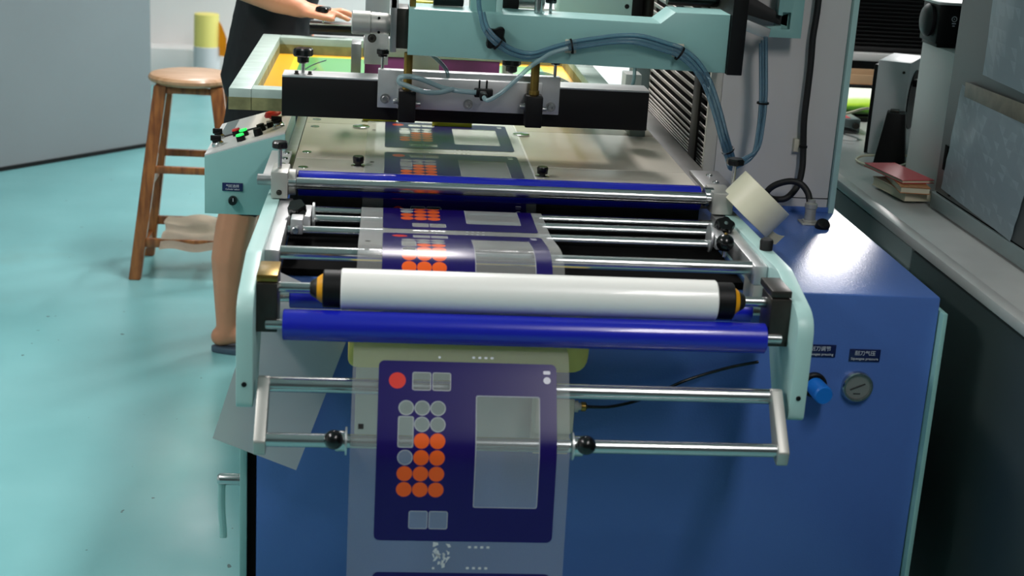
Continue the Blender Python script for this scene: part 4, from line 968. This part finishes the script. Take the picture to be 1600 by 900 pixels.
pouch('plastic_pouch', [(3.220, 1.55), (2.75, 1.55), (2.80, 1.15), (3.205, 1.158)], 'clear plastic pouch hanging high on the grey equipment case', 2)
# black camera unit on the rear post
cm = thing('camera_unit', 'black camera unit with round grey lens cover on the white post', 'camera', (1.4, 3.68, 1.163))
box('camera_body', cm, 'black', (1.378, 1.465), (3.62, 3.74), (1.172, 1.270), 0.004)
box('camera_base', cm, 'black', (1.384, 1.458), (3.625, 3.735), (1.163, 1.174), 0.002)
box('top_cover', cm, 'white_paint', (1.370, 1.470), (3.615, 3.745), (1.270, 1.276), 0.001)
lathe('lens_cover', cm, 'slat_black', (1.378, 3.68, 1.225), (-1, 0, 0), [(0, 0.040), (0.008, 0.042), (0.016, 0.034), (0.02, 0.02), (0.021, 0)], 28)
lathe('emblem', cm, 'sign_white', (1.418, 3.62, 1.236), (0, -1, 0), [(0, 0.0052), (0, 0.0072), (0.0006, 0.0072), (0.0006, 0.0052)], 20, False)
lathe('emblem', cm, 'sign_white', (1.418, 3.62, 1.236), (0, -1, 0), [(0, 0.0024), (0.0006, 0.0024), (0.0006, 0)], 3, False)
for zz, ww in ((1.225, 0.005), (1.219, 0.003)): box('emblem_text', cm, 'sign_white', (1.418 - ww, 1.418 + ww), (3.6192, 3.62), (zz - 0.0014, zz + 0.0014), 0)
# white computer case
pc = thing('computer_case', 'white computer power unit standing upright on the workbench', 'computer', (1.43, 4.1, 0.8))
box('case', pc, 'pc_white', (1.388, 1.478), (4.02, 4.22), (0.801, 1.070), 0.004)
lathe('fan_grille', pc, 'black', (1.478, 4.12, 0.955), (1, 0, 0), [(0, 0.085), (0.003, 0.085), (0.003, 0.02), (0.005, 0)], 32)
cyl('case_screw', pc, 'dark_steel', (1.462, 4.02, 1.042), (1.462, 4.017, 1.042), 0.004)
box('plug', pc, 'black', (1.483, 1.505), (4.06, 4.09), (1.0, 1.02), 0.002)
box('back_panel', pc, 'black', (1.376, 1.387), (4.03, 4.22), (0.801, 1.055), 0.002)
pc.rotation_euler = (0, 0, math.radians(-30)); pc.location = (1.462, 4.1, 0.8)
mt = thing('black_stand', 'black wedge-shaped stand leaning in front of the white computer case', 'stand', (1.425, 3.98, 0.8))
prism('wedge', mt, 'black', [(1.388, 0.801), (1.475, 0.801), (1.458, 0.945), (1.408, 0.945)], 'y', 3.955, 4.008, 0.003)
box('top_clip', mt, 'dark_steel', (1.415, 1.440), (3.965, 3.99), (0.944, 0.952), 0.002)
mt.rotation_euler = (0, 0, math.radians(-22)); mt.location = (1.405, 3.93, 0.8)
wc = tube('usb_cable', None, 'book_pages', [(1.47, 3.92, 0.812), (1.43, 3.88, 0.806), (1.38, 3.84, 0.806), (1.335, 3.85, 0.806), (1.315, 3.92, 0.806), (1.345, 3.96, 0.812), (1.40, 3.93, 0.822), (1.47, 3.90, 0.83)], 0.0035)
tag(wc, 'thin pale cable looped on the workbench by the black stand', 'cable')
for i, (pts, rr, lb) in enumerate((([(1.30, 4.30, 0.81), (1.36, 4.25, 0.835), (1.42, 4.28, 0.82), (1.38, 4.38, 0.806), (1.31, 4.36, 0.806), (1.29, 4.28, 0.806)], 0.006, 'thick black cable coiled on the workbench below the bright screen'), ([(1.33, 4.42, 0.85), (1.40, 4.36, 0.86), (1.47, 4.38, 0.875), (1.52, 4.42, 0.87)], 0.004, 'pale grey cable passing in front of the bright screen'))):
    tag(tube('cable', None, 'rubber_black' if i == 0 else 'book_pages', pts, rr), lb, 'cable')
ad = thing('adapter_box', 'grey adapter box with a red print among cables on the workbench', 'box', (1.40, 4.42, 0.8))
box('box_body', ad, 'cabinet_grey', (1.33, 1.46), (4.36, 4.46), (0.801, 0.845), 0.004); box('red_print', ad, 'book_red', (1.36, 1.43), (4.37, 4.43), (0.845, 0.8465), 0)
cyl('socket', ad, 'dark_steel', (1.445, 4.36, 0.825), (1.445, 4.352, 0.825), 0.01)
mn = thing('monitor', 'small lit screen showing a white and green picture at the back of the workbench', 'monitor', (1.53, 4.62, 0.8))
box('bezel', mn, 'black', (1.44, 1.66), (4.60, 4.63), (0.815, 0.912), 0.002); box('screen', mn, 'screen_picture', (1.447, 1.653), (4.597, 4.6), (0.822, 0.905), 0)
box('foot', mn, 'black', (1.50, 1.60), (4.57, 4.66), (0.801, 0.815), 0.002)
cbd = thing('cardboard_box', 'open brown cardboard box behind the lit screen', 'box', (1.64, 4.88, 0.8))
for nm, x, y, z in (('box_side', (1.46, 1.84), (4.82, 4.826), (0.801, 0.915)), ('box_side', (1.46, 1.84), (4.97, 4.976), (0.801, 0.915)), ('box_side', (1.46, 1.466), (4.826, 4.97), (0.801, 0.915)), ('box_side', (1.834, 1.84), (4.826, 4.97), (0.801, 0.915))): box(nm, cbd, 'cardboard', x, y, z, 0.0005)
box('packing_tape', cbd, 'book_tan', (1.461, 1.839), (4.818, 4.82), (0.868, 0.885), 0)
# books by the case
for i, (x0, x1, y0, y1, z0, z1, cov, rt, lb) in enumerate(((1.272, 1.350, 3.44, 3.62, 0.807, 0.829, 'book_pages', 8, 'thick cream paper block at the bottom of the small stack by the equipment case'), (1.276, 1.350, 3.42, 3.60, 0.830, 0.846, 'book_tan', -6, 'brown-covered booklet in the middle of the stack by the equipment case'), (1.262, 1.350, 3.46, 3.66, 0.847, 0.856, 'book_red', 10, 'thin red-edged booklet on top of the stack by the equipment case'))):
    bk_ = thing('booklet', lb, 'booklet', ((x0 + x1) / 2, (y0 + y1) / 2, z0), 'booklets stacked on the workbench')
    ro = Matrix.Rotation(math.radians(rt), 3, 'Z')
    box('pages', bk_, 'book_pages', (x0 + 0.002, x1 - 0.002), (y0 + 0.002, y1 - 0.002), (z0 + 0.0015, z1 - 0.0015), 0, ro)
    box('cover', bk_, cov, (x0, x1), (y0, y1), (z1 - 0.0015, z1), 0, ro); box('cover', bk_, cov, (x0, x1), (y0, y1), (z0, z0 + 0.0015), 0, ro)
# black slatted cabinet at the back right
bl = thing('louvered_cabinet', 'black cabinet with horizontal slats and a white ledge behind the workbench', 'cabinet', (2.2, 5.3, 0))
box('carcass', bl, 'slat_black', (1.3, 3.1), (5.21, 5.55), (0.05, 1.42), 0.002)
box('plinth', bl, 'black', (1.32, 3.08), (5.23, 5.53), (0.0, 0.05), 0.001)
box('ledge', bl, 'white_paint', (1.3, 3.1), (5.16, 5.21), (0.918, 0.945), 0.002)
box('top_rail', bl, 'slat_black', (1.3, 3.1), (5.17, 5.21), (1.395, 1.42), 0.001)
bm = bmesh.new(); add_box(bm, (-0.875, 0.875), (-0.011, 0.011), (-0.0006, 0.0006), 0, 1, Matrix.Rotation(math.radians(-50), 3, 'X'))
sm = bpy.data.meshes.new('slat'); bm.to_mesh(sm); bm.free(); sm.materials.append(M['slat_black'])
for k in range(31):
    o = bpy.data.objects.new('slat', sm); COL.objects.link(o); o.parent = bl; o.location = Vector((2.2, 5.195, 0.958 + k * 0.014)) - bl.location
